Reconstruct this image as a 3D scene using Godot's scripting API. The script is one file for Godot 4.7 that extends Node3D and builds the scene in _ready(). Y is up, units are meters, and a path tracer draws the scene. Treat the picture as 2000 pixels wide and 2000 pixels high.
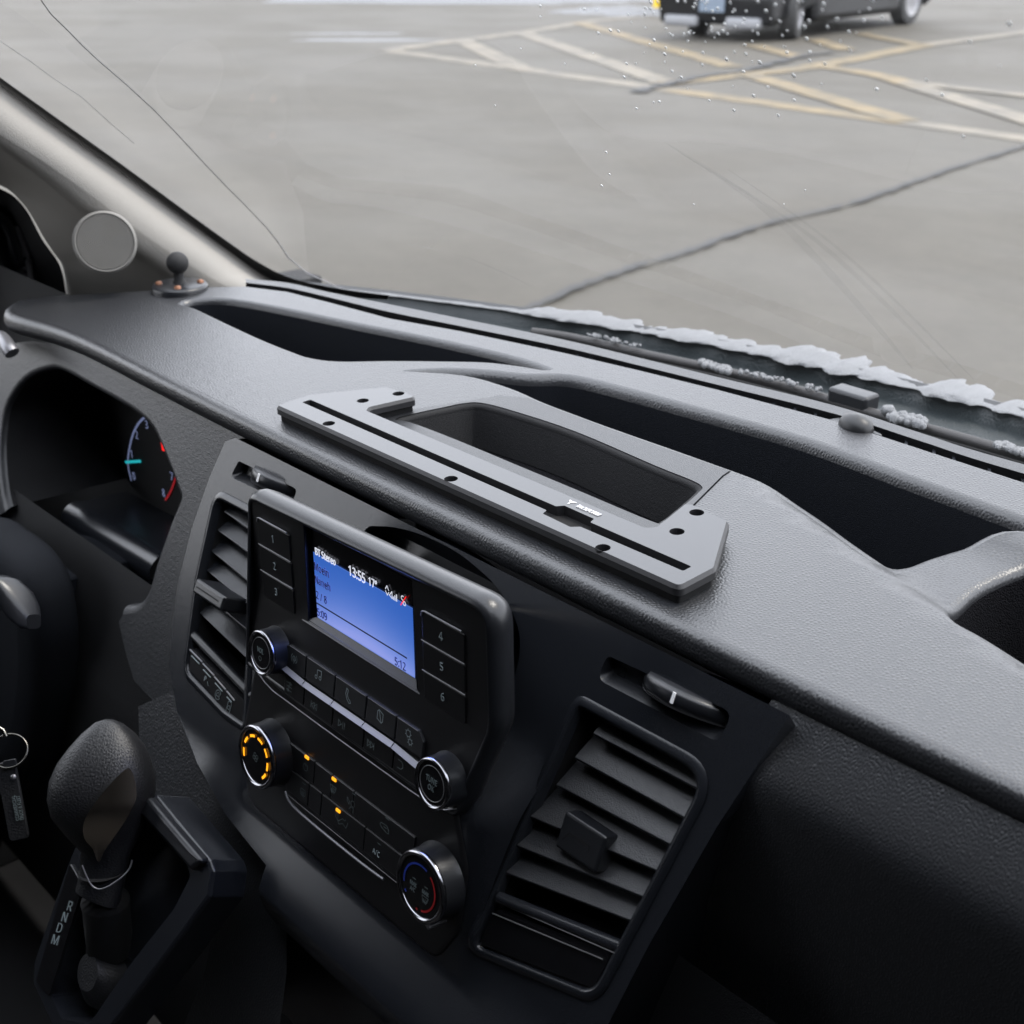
extends Node3D
# Cab of a parked van: dashboard with an aluminium mounting plate, radio stack, wet parking lot outside.

const LENS := 2591.0                      # focal length in pixels of the 2000 pixel photograph
const EYE := Vector3(0.60, 1.70, 0.0)
const YAW := 0.838229
const PITCH := 0.417723
const GROUND := 0.20
var cam_r: Vector3
var cam_u: Vector3
var cam_f: Vector3
var taken := {}
var M := {}

# ---------------------------------------------------------------- pixels to places
func ray(px: float, py: float) -> Vector3:
	return cam_f + cam_r * ((px - 1000.0) / LENS) - cam_u * ((py - 1000.0) / LENS)
func on(px: float, py: float, n: Vector3, p: Vector3) -> Vector3:
	var r := ray(px, py)
	return EYE + r * (n.dot(p - EYE) / n.dot(r))
func yp(px: float, py: float, y: float) -> Vector3: return on(px, py, Vector3.UP, Vector3(0, y, 0))
func zp(px: float, py: float, z: float) -> Vector3: return on(px, py, Vector3.BACK, Vector3(0, 0, z))
func xp(px: float, py: float, x: float) -> Vector3: return on(px, py, Vector3.RIGHT, Vector3(x, 0, 0))
const TN := Vector3(0, 0.998630, 0.052336)
func top_y(z: float, off := -0.012) -> float: return EYE.y + (-0.345 + off - 0.052336 * z) / 0.998630
func tp(px: float, py: float, off := -0.012) -> Vector3:
	return on(px, py, TN, EYE + TN * (-0.345 + off))
func lean(e: float) -> Vector3: return Vector3(0, e, 1).normalized()
func lp(px: float, py: float, e: float, y0: float, z0: float) -> Vector3:
	return on(px, py, lean(e), Vector3(0, y0, z0))
func dp(px: float, py: float, depth: float) -> Vector3: return EYE + ray(px, py) * depth
func fp(px: float, py: float, off := 0.0) -> Vector3: return lp(px, py, 0.42, 1.36, -0.459 + off)
func kp(px: float, py: float, off := 0.0) -> Vector3: return lp(px, py, 0.166, 1.3055, -0.39 + off)
func glass_z(x: float, y: float) -> float: return -0.87 + 0.2 * x * x + (y - 1.33) / 0.8
func gp(px: float, py: float, off := 0.0) -> Vector3:      # point on the windshield
	var r := ray(px, py)
	var lo := 0.2
	var hi := 3.0
	for i in 40:
		var t := (lo + hi) * 0.5
		var p := EYE + r * t
		if p.z > glass_z(p.x, p.y) + off: lo = t
		else: hi = t
	return EYE + r * lo

# ---------------------------------------------------------------- mesh buffer
class Buf:
	var v := PackedVector3Array()
	var n := PackedVector3Array()
	var uv := PackedVector2Array()
	var has_uv := false
	func tri(a: Vector3, b: Vector3, c: Vector3, na: Vector3, nb: Vector3, nc: Vector3) -> void:
		var g := (b - a).cross(c - a)
		if g.length_squared() < 1e-20: return
		if g.dot(na + nb + nc) < 0.0:
			v.append_array([a, b, c]); n.append_array([na, nb, nc])
		else:
			v.append_array([a, c, b]); n.append_array([na, nc, nb])
	func quad(a: Vector3, b: Vector3, c: Vector3, d: Vector3) -> void:
		var g := (b - a).cross(c - a)
		if g.length_squared() < 1e-18: g = (c - a).cross(d - a)
		g = g.normalized()
		tri(a, b, c, g, g, g); tri(a, c, d, g, g, g)
	func grid(rows: Array, closed := false) -> void:           # smooth sheet; a repeated row makes a crease
		var m: int = rows.size()
		var w: int = rows[0].size()
		var acc := []
		for i in m:
			var a := PackedVector3Array(); a.resize(w); acc.append(a)
		var last := w if closed else w - 1
		for i in m - 1:
			for j in last:
				var k := (j + 1) % w
				var g: Vector3 = (rows[i + 1][k] - rows[i][j]).cross(rows[i][k] - rows[i + 1][j])
				acc[i][j] += g; acc[i][k] += g; acc[i + 1][j] += g; acc[i + 1][k] += g
		for i in m:
			for j in w: acc[i][j] = acc[i][j].normalized()
		for i in m - 1:
			for j in last:
				var k := (j + 1) % w
				tri(rows[i][j], rows[i][k], rows[i + 1][k], acc[i][j], acc[i][k], acc[i + 1][k])
				tri(rows[i][j], rows[i + 1][k], rows[i + 1][j], acc[i][j], acc[i + 1][k], acc[i + 1][j])
	func fan(pts: PackedVector3Array, nn: Vector3, u: Vector3, w: Vector3) -> void:   # flat polygon
		var q := PackedVector2Array()
		for p in pts: q.append(Vector2(p.dot(u), p.dot(w)) * 100.0)
		var t := Geometry2D.triangulate_polygon(q)
		for i in range(0, t.size(), 3): tri(pts[t[i]], pts[t[i + 1]], pts[t[i + 2]], nn, nn, nn)
		if t.is_empty():
			var c := Vector3.ZERO
			for p in pts: c += p / pts.size()
			for i in pts.size(): tri(c, pts[i], pts[(i + 1) % pts.size()], nn, nn, nn)

func fix(c: float) -> Color: return Color(c, c, c).linear_to_srgb()
func origin_of(o: Node) -> Vector3:
	var p := Vector3.ZERO
	while o != self and o is Node3D:
		p += (o as Node3D).position; o = o.get_parent()
	return p
func numbered(called: String) -> String:
	taken[called] = taken.get(called, 0) + 1
	return called if taken[called] == 1 else "%s_%03d" % [called, taken[called] - 1]
func thing(called: String, label: String, category: String, at := Vector3.ZERO, group := "") -> Node3D:
	var o := Node3D.new()
	o.name = numbered(called); add_child(o); o.position = at
	o.set_meta("label", label); o.set_meta("category", category)
	if group != "": o.set_meta("group", group)
	return o
func put(b: Buf, called: String, m: Material, parent: Node) -> MeshInstance3D:
	var o := MeshInstance3D.new()
	o.name = called if parent != self else numbered(called)
	var at := origin_of(parent)
	var vv := PackedVector3Array()
	for p in b.v: vv.append(p - at)
	var a := []
	a.resize(Mesh.ARRAY_MAX)
	a[Mesh.ARRAY_VERTEX] = vv; a[Mesh.ARRAY_NORMAL] = b.n
	if b.has_uv: a[Mesh.ARRAY_TEX_UV] = b.uv
	var me := ArrayMesh.new()
	me.add_surface_from_arrays(Mesh.PRIMITIVE_TRIANGLES, a)
	me.surface_set_material(0, m)
	o.mesh = me
	parent.add_child(o, true)
	return o
func tag(o: Node, label: String, category: String, kind := "", group := "") -> Node:
	if label != "": o.set_meta("label", label)
	if category != "": o.set_meta("category", category)
	if kind != "": o.set_meta("kind", kind)
	if group != "": o.set_meta("group", group)
	return o

# ---------------------------------------------------------------- 2D helpers
func rounded(pts: Array, r, seg := 6) -> PackedVector2Array:
	var out := PackedVector2Array()
	var m := pts.size()
	for i in m:
		var p: Vector2 = pts[i]
		var a: Vector2 = pts[(i + m - 1) % m]
		var b: Vector2 = pts[(i + 1) % m]
		var rr: float = r[i] if r is Array else r
		var da := (a - p).normalized()
		var db := (b - p).normalized()
		var half := acos(clampf(da.dot(db), -0.9999, 0.9999)) * 0.5
		var cut := minf(rr / tan(half), minf((a - p).length(), (b - p).length()) * 0.48)
		if rr < 1e-6: out.append(p); continue
		for k in seg + 1:
			var t := float(k) / seg
			var q := (p + da * cut) * (1 - t) * (1 - t) + p * 2 * t * (1 - t) + (p + db * cut) * t * t
			out.append(q)
	return out
func rrect(x0: float, y0: float, x1: float, y1: float, r: float, seg := 5) -> PackedVector2Array:
	return rounded([Vector2(x0, y0), Vector2(x1, y0), Vector2(x1, y1), Vector2(x0, y1)], r, seg)
func smooth2(pts: Array, n: int, closed := true) -> PackedVector2Array:
	var out := PackedVector2Array()
	var m := pts.size()
	for i in (m if closed else m - 1):
		var p0: Vector2 = pts[(i + m - 1) % m] if closed or i > 0 else pts[0]
		var p1: Vector2 = pts[i]
		var p2: Vector2 = pts[(i + 1) % m]
		var p3: Vector2 = pts[(i + 2) % m] if closed or i + 2 < m else pts[m - 1]
		for k in n:
			var t := float(k) / n
			out.append(p1.cubic_interpolate(p2, p0, p3, t))
	if not closed: out.append(pts[m - 1])
	return out
func smooth3(pts: Array, n: int) -> PackedVector3Array:
	var out := PackedVector3Array()
	var m := pts.size()
	for i in m - 1:
		var p0: Vector3 = pts[maxi(i - 1, 0)]
		var p1: Vector3 = pts[i]
		var p2: Vector3 = pts[i + 1]
		var p3: Vector3 = pts[mini(i + 2, m - 1)]
		for k in n: out.append(p1.cubic_interpolate(p2, p0, p3, float(k) / n))
	out.append(pts[m - 1])
	return out
func resample(pts: PackedVector3Array, n: int) -> PackedVector3Array:
	var l := PackedFloat32Array([0.0])
	for i in range(1, pts.size()): l.append(l[i - 1] + pts[i].distance_to(pts[i - 1]))
	var out := PackedVector3Array()
	var j := 0
	for k in n:
		var t := l[l.size() - 1] * k / (n - 1)
		while j < pts.size() - 2 and l[j + 1] < t: j += 1
		out.append(pts[j].lerp(pts[j + 1], clampf((t - l[j]) / maxf(l[j + 1] - l[j], 1e-9), 0, 1)))
	return out
func inset(p: PackedVector2Array, d: float) -> PackedVector2Array:      # positive d moves inwards
	var q := PackedVector2Array()
	var m := p.size()
	var s := -1.0 if Geometry2D.is_polygon_clockwise(p) else 1.0
	for i in m:
		var a := p[(i + m - 1) % m]
		var b := p[(i + 1) % m]
		var e0 := (p[i] - a).normalized()
		var e1 := (b - p[i]).normalized()
		var n0 := Vector2(-e0.y, e0.x)
		var n1 := Vector2(-e1.y, e1.x)
		var nn := (n0 + n1).normalized()
		var c := maxf(nn.dot(n0), 0.5)
		q.append(p[i] + nn * (d * s / c))
	return q
# sheet over a polygon with holes, laid through fmap(Vector2) -> Vector3
func panel(b: Buf, outer: PackedVector2Array, holes: Array, cell: Vector2, fmap: Callable) -> void:
	var K := 100.0
	var lo := outer[0]
	var hi := outer[0]
	for p in outer: lo = lo.min(p); hi = hi.max(p)
	var oo := PackedVector2Array()
	for p in outer: oo.append(p * K)
	var hh := []
	for h in holes:
		var q := PackedVector2Array()
		var a: Vector2 = h[0]
		var c: Vector2 = h[0]
		for p in h: q.append(p * K); a = a.min(p); c = c.max(p)
		hh.append([q, Rect2(a, c - a)])
	var nx := int(ceil((hi.x - lo.x) / cell.x))
	var ny := int(ceil((hi.y - lo.y) / cell.y))
	var e := minf(cell.x, cell.y) * 0.02
	for i in nx:
		for j in ny:
			var r := Rect2(lo + Vector2(i, j) * cell, cell)
			var rect := PackedVector2Array([r.position * K, Vector2(r.end.x, r.position.y) * K, r.end * K, Vector2(r.position.x, r.end.y) * K])
			var pieces: Array = Geometry2D.intersect_polygons(oo, rect)
			for h in hh:
				if not r.intersects(h[1]): continue
				var nxt := []
				for q in pieces: nxt.append_array(Geometry2D.clip_polygons(q, h[0]))
				pieces = nxt
			for q in pieces:
				var t := Geometry2D.triangulate_polygon(q)
				var P := PackedVector3Array()
				var N := PackedVector3Array()
				for p in q:
					var w: Vector2 = p / K
					var p0: Vector3 = fmap.call(w)
					var du: Vector3 = fmap.call(w + Vector2(e, 0)) - fmap.call(w - Vector2(e, 0))
					var dv: Vector3 = fmap.call(w + Vector2(0, e)) - fmap.call(w - Vector2(0, e))
					P.append(p0); N.append(du.cross(dv).normalized())
				for k in range(0, t.size(), 3): b.tri(P[t[k]], P[t[k + 1]], P[t[k + 2]], N[t[k]], N[t[k + 1]], N[t[k + 2]])
# slab with bevelled front edge: outline in frame x,y; from depth z0 to z1 along frame z
func slab(b: Buf, outline: PackedVector2Array, f: Transform3D, z0: float, z1: float, bevel := 0.0, holes := [], cell := Vector2(0.02, 0.02), round_steps := 3) -> void:
	var rows := []
	var P := func(q: PackedVector2Array, z: float) -> PackedVector3Array:
		var o := PackedVector3Array()
		for p in q: o.append(f * Vector3(p.x, p.y, z))
		return o
	rows.append(P.call(outline, z0))
	rows.append(P.call(outline, z1 - bevel))
	if bevel > 0:
		if round_steps <= 1:
			b.grid(rows, true); rows = [P.call(outline, z1 - bevel), P.call(inset(outline, bevel), z1)]
		else:
			for k in range(1, round_steps + 1):
				var a := PI * 0.5 * k / round_steps
				rows.append(P.call(inset(outline, bevel * (1 - cos(a))), z1 - bevel + bevel * sin(a)))
	b.grid(rows, true)
	var face := inset(outline, bevel) if bevel > 0 else outline
	var nn := f.basis.z.normalized()
	if holes.is_empty():
		b.fan(P.call(face, z1), nn, f.basis.x.normalized(), f.basis.y.normalized())
	else:
		panel(b, face, holes, cell, func(w: Vector2) -> Vector3: return f * Vector3(w.x, w.y, z1))
		for h in holes: b.grid([P.call(h, z1), P.call(h, z0)], true)
	b.fan(P.call(outline, z0), -nn, f.basis.x.normalized(), f.basis.y.normalized())
func lathe(b: Buf, prof: Array, f: Transform3D, seg := 40, sx := 1.0, sy := 1.0) -> void:   # prof: Vector2(radius, height along frame z); null makes a crease
	var rows := []
	for q in prof:
		if q == null:
			b.grid(rows, true); rows = [rows[-1]]; continue
		var r := PackedVector3Array()
		for k in seg:
			var a := TAU * k / seg
			r.append(f * Vector3(cos(a) * q.x * sx, sin(a) * q.x * sy, q.y))
		rows.append(r)
	b.grid(rows, true)
func tube(b: Buf, path: PackedVector3Array, r, seg := 10, closed := false, flat := 1.0) -> void:
	var rows := []
	var m := path.size()
	var up := Vector3.UP
	for i in m:
		var d: Vector3 = (path[mini(i + 1, m - 1)] - path[maxi(i - 1, 0)]) if not closed else (path[(i + 1) % m] - path[(i + m - 1) % m])
		d = d.normalized()
		var u := up - d * up.dot(d)
		if u.length() < 0.05: u = Vector3.RIGHT - d * d.x
		u = u.normalized()
		var w := d.cross(u)
		var rr: float = r[i] if r is Array or r is PackedFloat32Array else r
		var row := PackedVector3Array()
		for k in seg:
			var a := TAU * k / seg
			row.append(path[i] + (u * cos(a) * flat + w * sin(a)) * rr)
		rows.append(row)
	if closed: rows.append(rows[0])
	b.grid(rows, true)
	if not closed:
		for e in [0, m - 1]:
			var c := path[e]
			var row: PackedVector3Array = rows[e]
			for k in seg:
				var g := (row[k] - c).cross(row[(k + 1) % seg] - c).normalized()
				b.tri(c, row[k], row[(k + 1) % seg], g, g, g)
func box(b: Buf, f: Transform3D, size: Vector3, r := 0.002) -> void:
	var g := Transform3D(f.basis, f.origin)
	var o := rrect(-size.x / 2, -size.y / 2, size.x / 2, size.y / 2, r, 3)
	slab(b, o, g, -size.z / 2, size.z / 2, r, [], Vector2.ONE, 2)
func stroke(b: Buf, pts: Array, w: float, f: Transform3D, closed := false) -> void:    # flat line in frame x,y
	var m := pts.size()
	for i in (m if closed else m - 1):
		var p: Vector2 = pts[i]
		var q: Vector2 = pts[(i + 1) % m]
		var d := (q - p).normalized() * w * 0.5
		var s := Vector2(-d.y, d.x)
		var A := p - d * 0.8
		var B := q + d * 0.8
		b.quad(f * Vector3(A.x + s.x, A.y + s.y, 0), f * Vector3(B.x + s.x, B.y + s.y, 0), f * Vector3(B.x - s.x, B.y - s.y, 0), f * Vector3(A.x - s.x, A.y - s.y, 0))
func arc(c: Vector2, r: float, a0: float, a1: float, n := 16) -> Array:
	var o := []
	for k in n + 1:
		var a := deg_to_rad(lerpf(a0, a1, float(k) / n))
		o.append(c + Vector2(cos(a), sin(a)) * r)
	return o
func ribbon(b: Buf, a: PackedVector3Array, c: PackedVector3Array) -> void: b.grid([a, c])
var fonts := {}
func text(parent: Node, called: String, s: String, f: Transform3D, cap: float, m: Material, squeeze := 1.0, bold := false) -> MeshInstance3D:
	var t := TextMesh.new()
	if not fonts.has(bold):
		var sf := SystemFont.new()
		sf.font_names = PackedStringArray(["Droid Sans"])
		var fv := FontVariation.new()
		fv.base_font = sf
		fv.variation_embolden = 0.3 if bold else 0.0
		fonts[bold] = fv
	t.font = fonts[bold]; t.font_size = 32; t.text = s; t.depth = 0.0004
	t.pixel_size = cap / (0.714 * 32.0); t.curve_step = 1.0
	t.material = m
	var o := MeshInstance3D.new()
	o.name = called; o.mesh = t
	parent.add_child(o, true)
	o.transform = Transform3D(Basis(f.basis.x * squeeze, f.basis.y, f.basis.z), f.origin - origin_of(parent) + f.basis.z * 0.0004)
	return o
func frame(o: Vector3, e: float) -> Transform3D:       # x right, y up the leaning face, z out of it
	var n := lean(e)
	return Transform3D(Basis(Vector3.RIGHT, n.cross(Vector3.RIGHT), n), o)
func frame_n(o: Vector3, n: Vector3, up := Vector3.UP) -> Transform3D:
	n = n.normalized()
	var x := up.cross(n).normalized()
	return Transform3D(Basis(x, n.cross(x), n), o)

# ---------------------------------------------------------------- materials
func mat(c, rough := 0.6, metal := 0.0) -> StandardMaterial3D:
	var m := StandardMaterial3D.new()
	m.albedo_color = (c as Color).linear_to_srgb() if c is Color else fix(c)
	m.roughness = rough; m.metallic = metal
	m.cull_mode = BaseMaterial3D.CULL_DISABLED
	return m
func noise_image(kind: int, freq: float, size: int, sd: int, oct := 3, ret := -1) -> Image:
	var n := FastNoiseLite.new()
	n.noise_type = kind; n.frequency = freq; n.seed = sd
	n.fractal_octaves = oct
	if oct <= 1: n.fractal_type = FastNoiseLite.FRACTAL_NONE
	if ret >= 0:
		n.cellular_return_type = ret
		n.cellular_distance_function = FastNoiseLite.DISTANCE_EUCLIDEAN
		n.cellular_jitter = 0.9
	return n.get_seamless_image(size, size)
func normal_from(im: Image, strength: float) -> ImageTexture:
	var j := im.duplicate() as Image
	j.convert(Image.FORMAT_RGBA8)
	j.bump_map_to_normal_map(strength)
	return ImageTexture.create_from_image(j)
func grain(m: StandardMaterial3D, tex: Texture2D, per_metre: float, amount: float) -> StandardMaterial3D:
	m.normal_enabled = true; m.normal_texture = tex; m.normal_scale = amount
	m.uv1_triplanar = true; m.uv1_world_triplanar = true
	m.uv1_scale = Vector3.ONE * per_metre
	return m
func tinted(im: Image, a: Color, b: Color, p := 1.0) -> ImageTexture:      # grey picture to colours between a and b (linear)
	var o := Image.create(im.get_width(), im.get_height(), false, Image.FORMAT_RGBA8)
	for y in im.get_height():
		for x in im.get_width():
			o.set_pixel(x, y, a.lerp(b, pow(im.get_pixel(x, y).r, p)).linear_to_srgb())
	return ImageTexture.create_from_image(o)
func glow(c: Color, e: float) -> StandardMaterial3D:
	var m := mat(Color(0.02, 0.02, 0.02), 0.5)
	m.emission_enabled = true; m.emission = c.linear_to_srgb(); m.emission_energy_multiplier = e
	return m

func make_materials() -> void:
	var cell := noise_image(FastNoiseLite.TYPE_CELLULAR, 0.055, 512, 3, 1, FastNoiseLite.RETURN_DISTANCE2_SUB)
	var fine := noise_image(FastNoiseLite.TYPE_SIMPLEX, 0.12, 512, 5, 3)
	var rough_tex := noise_image(FastNoiseLite.TYPE_SIMPLEX, 0.012, 256, 11, 4)
	var cell_n := normal_from(cell, 9.0)
	var fine_n := normal_from(fine, 6.0)
	M.leather = grain(mat(Color(0.0185, 0.0195, 0.0220), 0.37), cell_n, 15.0, 0.25)
	M.leather.metallic_specular = 0.62
	M.grip = grain(mat(Color(0.0085, 0.0090, 0.0105), 0.5), cell_n, 18.0, 0.35)
	M.soft = grain(mat(Color(0.0185, 0.0195, 0.0220), 0.38), fine_n, 14.0, 0.20)
	M.fascia = grain(mat(Color(0.0125, 0.0140, 0.0175), 0.25), fine_n, 14.0, 0.08)
	M.gloss = mat(Color(0.006, 0.006, 0.007), 0.22)
	M.face = grain(mat(Color(0.007, 0.007, 0.008), 0.38), fine_n, 14.0, 0.06)
	M.key = mat(Color(0.012, 0.0125, 0.014), 0.45)
	M.bezel = grain(mat(Color(0.0110, 0.0120, 0.0145), 0.32), fine_n, 14.0, 0.08)
	M.black = mat(Color(0.0025, 0.0025, 0.003), 0.9)
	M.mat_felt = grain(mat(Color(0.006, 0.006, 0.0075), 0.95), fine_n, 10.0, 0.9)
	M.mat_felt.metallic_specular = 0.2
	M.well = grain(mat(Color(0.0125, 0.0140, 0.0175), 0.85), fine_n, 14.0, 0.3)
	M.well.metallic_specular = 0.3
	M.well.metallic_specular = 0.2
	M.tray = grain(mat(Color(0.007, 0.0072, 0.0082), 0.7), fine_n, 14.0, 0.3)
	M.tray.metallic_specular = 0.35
	M.leather_fine = grain(mat(Color(0.0185, 0.0195, 0.0220), 0.38), cell_n, 22.0, 0.28)
	M.strip = mat(Color(0.30, 0.30, 0.32), 0.4, 0.3)
	M.chrome = mat(Color(0.30, 0.30, 0.32), 0.18, 1.0)
	M.satin = mat(Color(0.22, 0.22, 0.235), 0.42, 0.7)
	M.anodised = grain(mat(Color(0.055, 0.056, 0.059), 0.28, 0.3), fine_n, 20.0, 0.04)
	M.anodised.metallic_specular = 0.6
	M.edge = mat(Color(0.018, 0.018, 0.020), 0.5)
	M.print_white = mat(Color(0.85, 0.85, 0.86), 0.6)
	M.print_grey = mat(Color(0.24, 0.29, 0.30), 0.6)
	M.print_dim = mat(Color(0.11, 0.14, 0.145), 0.6)
	M.line_grey = mat(Color(0.22, 0.22, 0.23), 0.4)
	M.line_dim = mat(Color(0.10, 0.10, 0.105), 0.4)
	M.trim = grain(mat(Color(0.270, 0.258, 0.238), 1.0), fine_n, 8.0, 0.2)
	M.trim.metallic_specular = 0.15
	M.trim_grille = mat(Color(0.19, 0.183, 0.17), 0.9)
	M.rubber = mat(Color(0.010, 0.010, 0.011), 0.75)
	M.tyre = mat(Color(0.05, 0.05, 0.05), 0.8)
	M.snow = grain(mat(Color(0.215, 0.220, 0.228), 0.95), fine_n, 14.0, 1.2)
	M.cowl = grain(mat(Color(0.020, 0.026, 0.028), 0.45), fine_n, 6.0, 0.3)
	M.shell = mat(Color(0.10, 0.10, 0.10), 0.85)
	M.shell_dark = mat(Color(0.012, 0.012, 0.013), 0.9)
	M.amber = glow(Color(1.0, 0.36, 0.01), 0.40)
	M.white_glow = glow(Color(0.85, 0.88, 1.0), 0.20)
	M.dim_glow = glow(Color(0.20, 0.24, 0.42), 0.14)
	M.teal_glow = glow(Color(0.02, 0.55, 0.62), 0.16)
	M.red_glow = glow(Color(1.0, 0.01, 0.01), 0.32)
	M.red_dim = glow(Color(0.28, 0.01, 0.015), 0.20)
	M.blue_print = mat(Color(0.02, 0.05, 0.42), 0.5)
	M.red_print = mat(Color(0.42, 0.01, 0.012), 0.5)
	M.ink = mat(Color(0.004, 0.006, 0.02), 0.6)
	M.copper = mat(Color(0.22, 0.10, 0.055), 0.5, 0.4)
	M.pane = mat(Color(0.80, 0.84, 0.83), 0.02)
	M.pane.transparency = BaseMaterial3D.TRANSPARENCY_ALPHA
	M.pane.albedo_color.a = 0.04
	M.pane.metallic_specular = 0.3
	M.smear = mat(Color(0.6, 0.62, 0.63), 0.9)
	M.smear.transparency = BaseMaterial3D.TRANSPARENCY_ALPHA
	M.smear.albedo_color.a = 0.10
	M.water = mat(Color(0.95, 0.97, 0.98), 0.03)
	M.water.refraction_enabled = true
	M.water.refraction_scale = 0.033
	M.crack = mat(Color(0.10, 0.10, 0.10), 0.5)
	# asphalt: fine speckle and large damp patches
	var low := noise_image(FastNoiseLite.TYPE_SIMPLEX, 0.008, 1024, 21, 4)
	var grit := noise_image(FastNoiseLite.TYPE_SIMPLEX, 0.16, 1024, 22, 2)
	var patch := noise_image(FastNoiseLite.TYPE_SIMPLEX, 0.035, 1024, 23, 3)
	var asp := Image.create(1024, 1024, false, Image.FORMAT_RGBA8)
	for y in 1024:
		for x in 1024:
			var t := 0.40 * low.get_pixel(x, y).r + 0.30 * patch.get_pixel(x, y).r + 0.30 * grit.get_pixel(x, y).r
			var q := Color(0.0510, 0.0455, 0.0355).lerp(Color(0.0680, 0.0610, 0.0485), clampf((t - 0.2) / 0.6, 0, 1))
			asp.set_pixel(x, y, q.linear_to_srgb())
	var g := mat(Color(1, 1, 1), 1.0)
	g.albedo_texture = ImageTexture.create_from_image(asp)
	var wet := noise_image(FastNoiseLite.TYPE_SIMPLEX, 0.006, 512, 33, 4)
	var wim := Image.create(512, 512, false, Image.FORMAT_RGBA8)
	for y in 512:
		for x in 512:
			var t: float = wet.get_pixel(x, y).r
			var r := clampf(lerpf(0.74, 0.82, smoothstep(0.25, 0.75, t)), 0, 1)
			wim.set_pixel(x, y, Color(r, r, r))
	g.roughness_texture = ImageTexture.create_from_image(wim)
	g.roughness_texture_channel = BaseMaterial3D.TEXTURE_CHANNEL_RED
	g.uv1_triplanar = true; g.uv1_world_triplanar = true
	g.uv1_scale = Vector3(0.085, 0.085, 0.11)
	M.asphalt = g
	M.seal = mat(Color(0.030, 0.030, 0.0305), 0.75)
	var worn := noise_image(FastNoiseLite.TYPE_SIMPLEX, 0.02, 256, 44, 4)
	M.yellow = mat(Color(1, 1, 1), 0.75)
	M.yellow.albedo_texture = tinted(worn, Color(0.085, 0.072, 0.049), Color(0.185, 0.138, 0.070))
	M.yellow.uv1_triplanar = true; M.yellow.uv1_world_triplanar = true; M.yellow.uv1_scale = Vector3.ONE * 0.35
	M.pale_yellow = mat(Color(1, 1, 1), 0.75)
	M.pale_yellow.albedo_texture = tinted(worn, Color(0.080, 0.074, 0.062), Color(0.175, 0.152, 0.115))
	M.pale_yellow.uv1_triplanar = true; M.pale_yellow.uv1_world_triplanar = true; M.pale_yellow.uv1_scale = Vector3.ONE * 0.35
	M.bollard = mat(Color(0.75, 0.50, 0.02), 0.5)
	M.car_paint = mat(Color(0.006, 0.0065, 0.008), 0.45)
	M.car_glass = mat(Color(0.01, 0.012, 0.014), 0.05)
	M.plate_blue = mat(Color(0.16, 0.20, 0.25), 0.5)
	M.lamp_glass = mat(Color(0.5, 0.5, 0.5), 0.15)
	M.insert = mat(Color(0.56, 0.49, 0.41), 0.26, 1.0)
	M.wiper = mat(Color(0.026, 0.0245, 0.0245), 0.55)
	M.bumper = mat(Color(0.24, 0.245, 0.255), 0.45, 0.1)
	M.key_metal = mat(Color(0.16, 0.155, 0.14), 0.25, 1.0)
	M.wheel = mat(Color(0.30, 0.30, 0.31), 0.4, 0.5)

# ---------------------------------------------------------------- build
func _ready() -> void:
	var fh := Vector3(-sin(YAW), 0, -cos(YAW))
	cam_r = Vector3(cos(YAW), 0, -sin(YAW))
	cam_f = fh * cos(PITCH) - Vector3.UP * sin(PITCH)
	cam_u = fh * sin(PITCH) + Vector3.UP * cos(PITCH)
	var cam := Camera3D.new()
	cam.name = "camera"
	cam.transform = Transform3D(Basis(cam_r, cam_u, -cam_f), EYE)
	cam.fov = rad_to_deg(2.0 * atan(1000.0 / LENS))
	cam.near = 0.02; cam.far = 400.0
	var at := CameraAttributesPhysical.new()
	at.frustum_focus_distance = 0.80
	at.frustum_focal_length = 31.1
	at.exposure_aperture = 9.0
	cam.attributes = at
	add_child(cam)
	cam.fov = rad_to_deg(2.0 * atan(1000.0 / LENS))
	cam.current = true
	var env := Environment.new()
	env.background_mode = Environment.BG_SKY
	var sm := ProceduralSkyMaterial.new()
	sm.sky_top_color = Color(0.88, 0.90, 0.94)
	sm.sky_horizon_color = Color(0.92, 0.925, 0.94)
	sm.ground_horizon_color = Color(0.55, 0.55, 0.55)
	sm.ground_bottom_color = Color(0.35, 0.35, 0.35)
	sm.sun_angle_max = 1.0
	var sky := Sky.new()
	sky.sky_material = sm
	env.sky = sky
	env.tonemap_mode = Environment.TONE_MAPPER_LINEAR
	env.tonemap_exposure = 4.3
	env.sdfgi_enabled = true; env.ssao_enabled = true; env.ssil_enabled = true
	var we := WorldEnvironment.new()
	we.name = "world_environment"
	we.environment = env
	add_child(we)
	var sun := DirectionalLight3D.new()
	sun.name = "sun"
	sun.light_energy = 0.25
	sun.light_angular_distance = 20.0
	sun.light_color = Color(1.0, 0.98, 0.95)
	sun.shadow_enabled = true
	sun.rotation_degrees = Vector3(-62, 155, 0)
	add_child(sun)
	make_materials()
	build_lot()
	build_cab()
	build_windshield()
	build_dash_top()
	build_plate()
	build_fascia()
	build_vents()
	build_radio()
	build_climate()
	build_cluster()
	build_column()
	build_shifter()
	build_pillar()
	build_outside_front()
	build_car()

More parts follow.
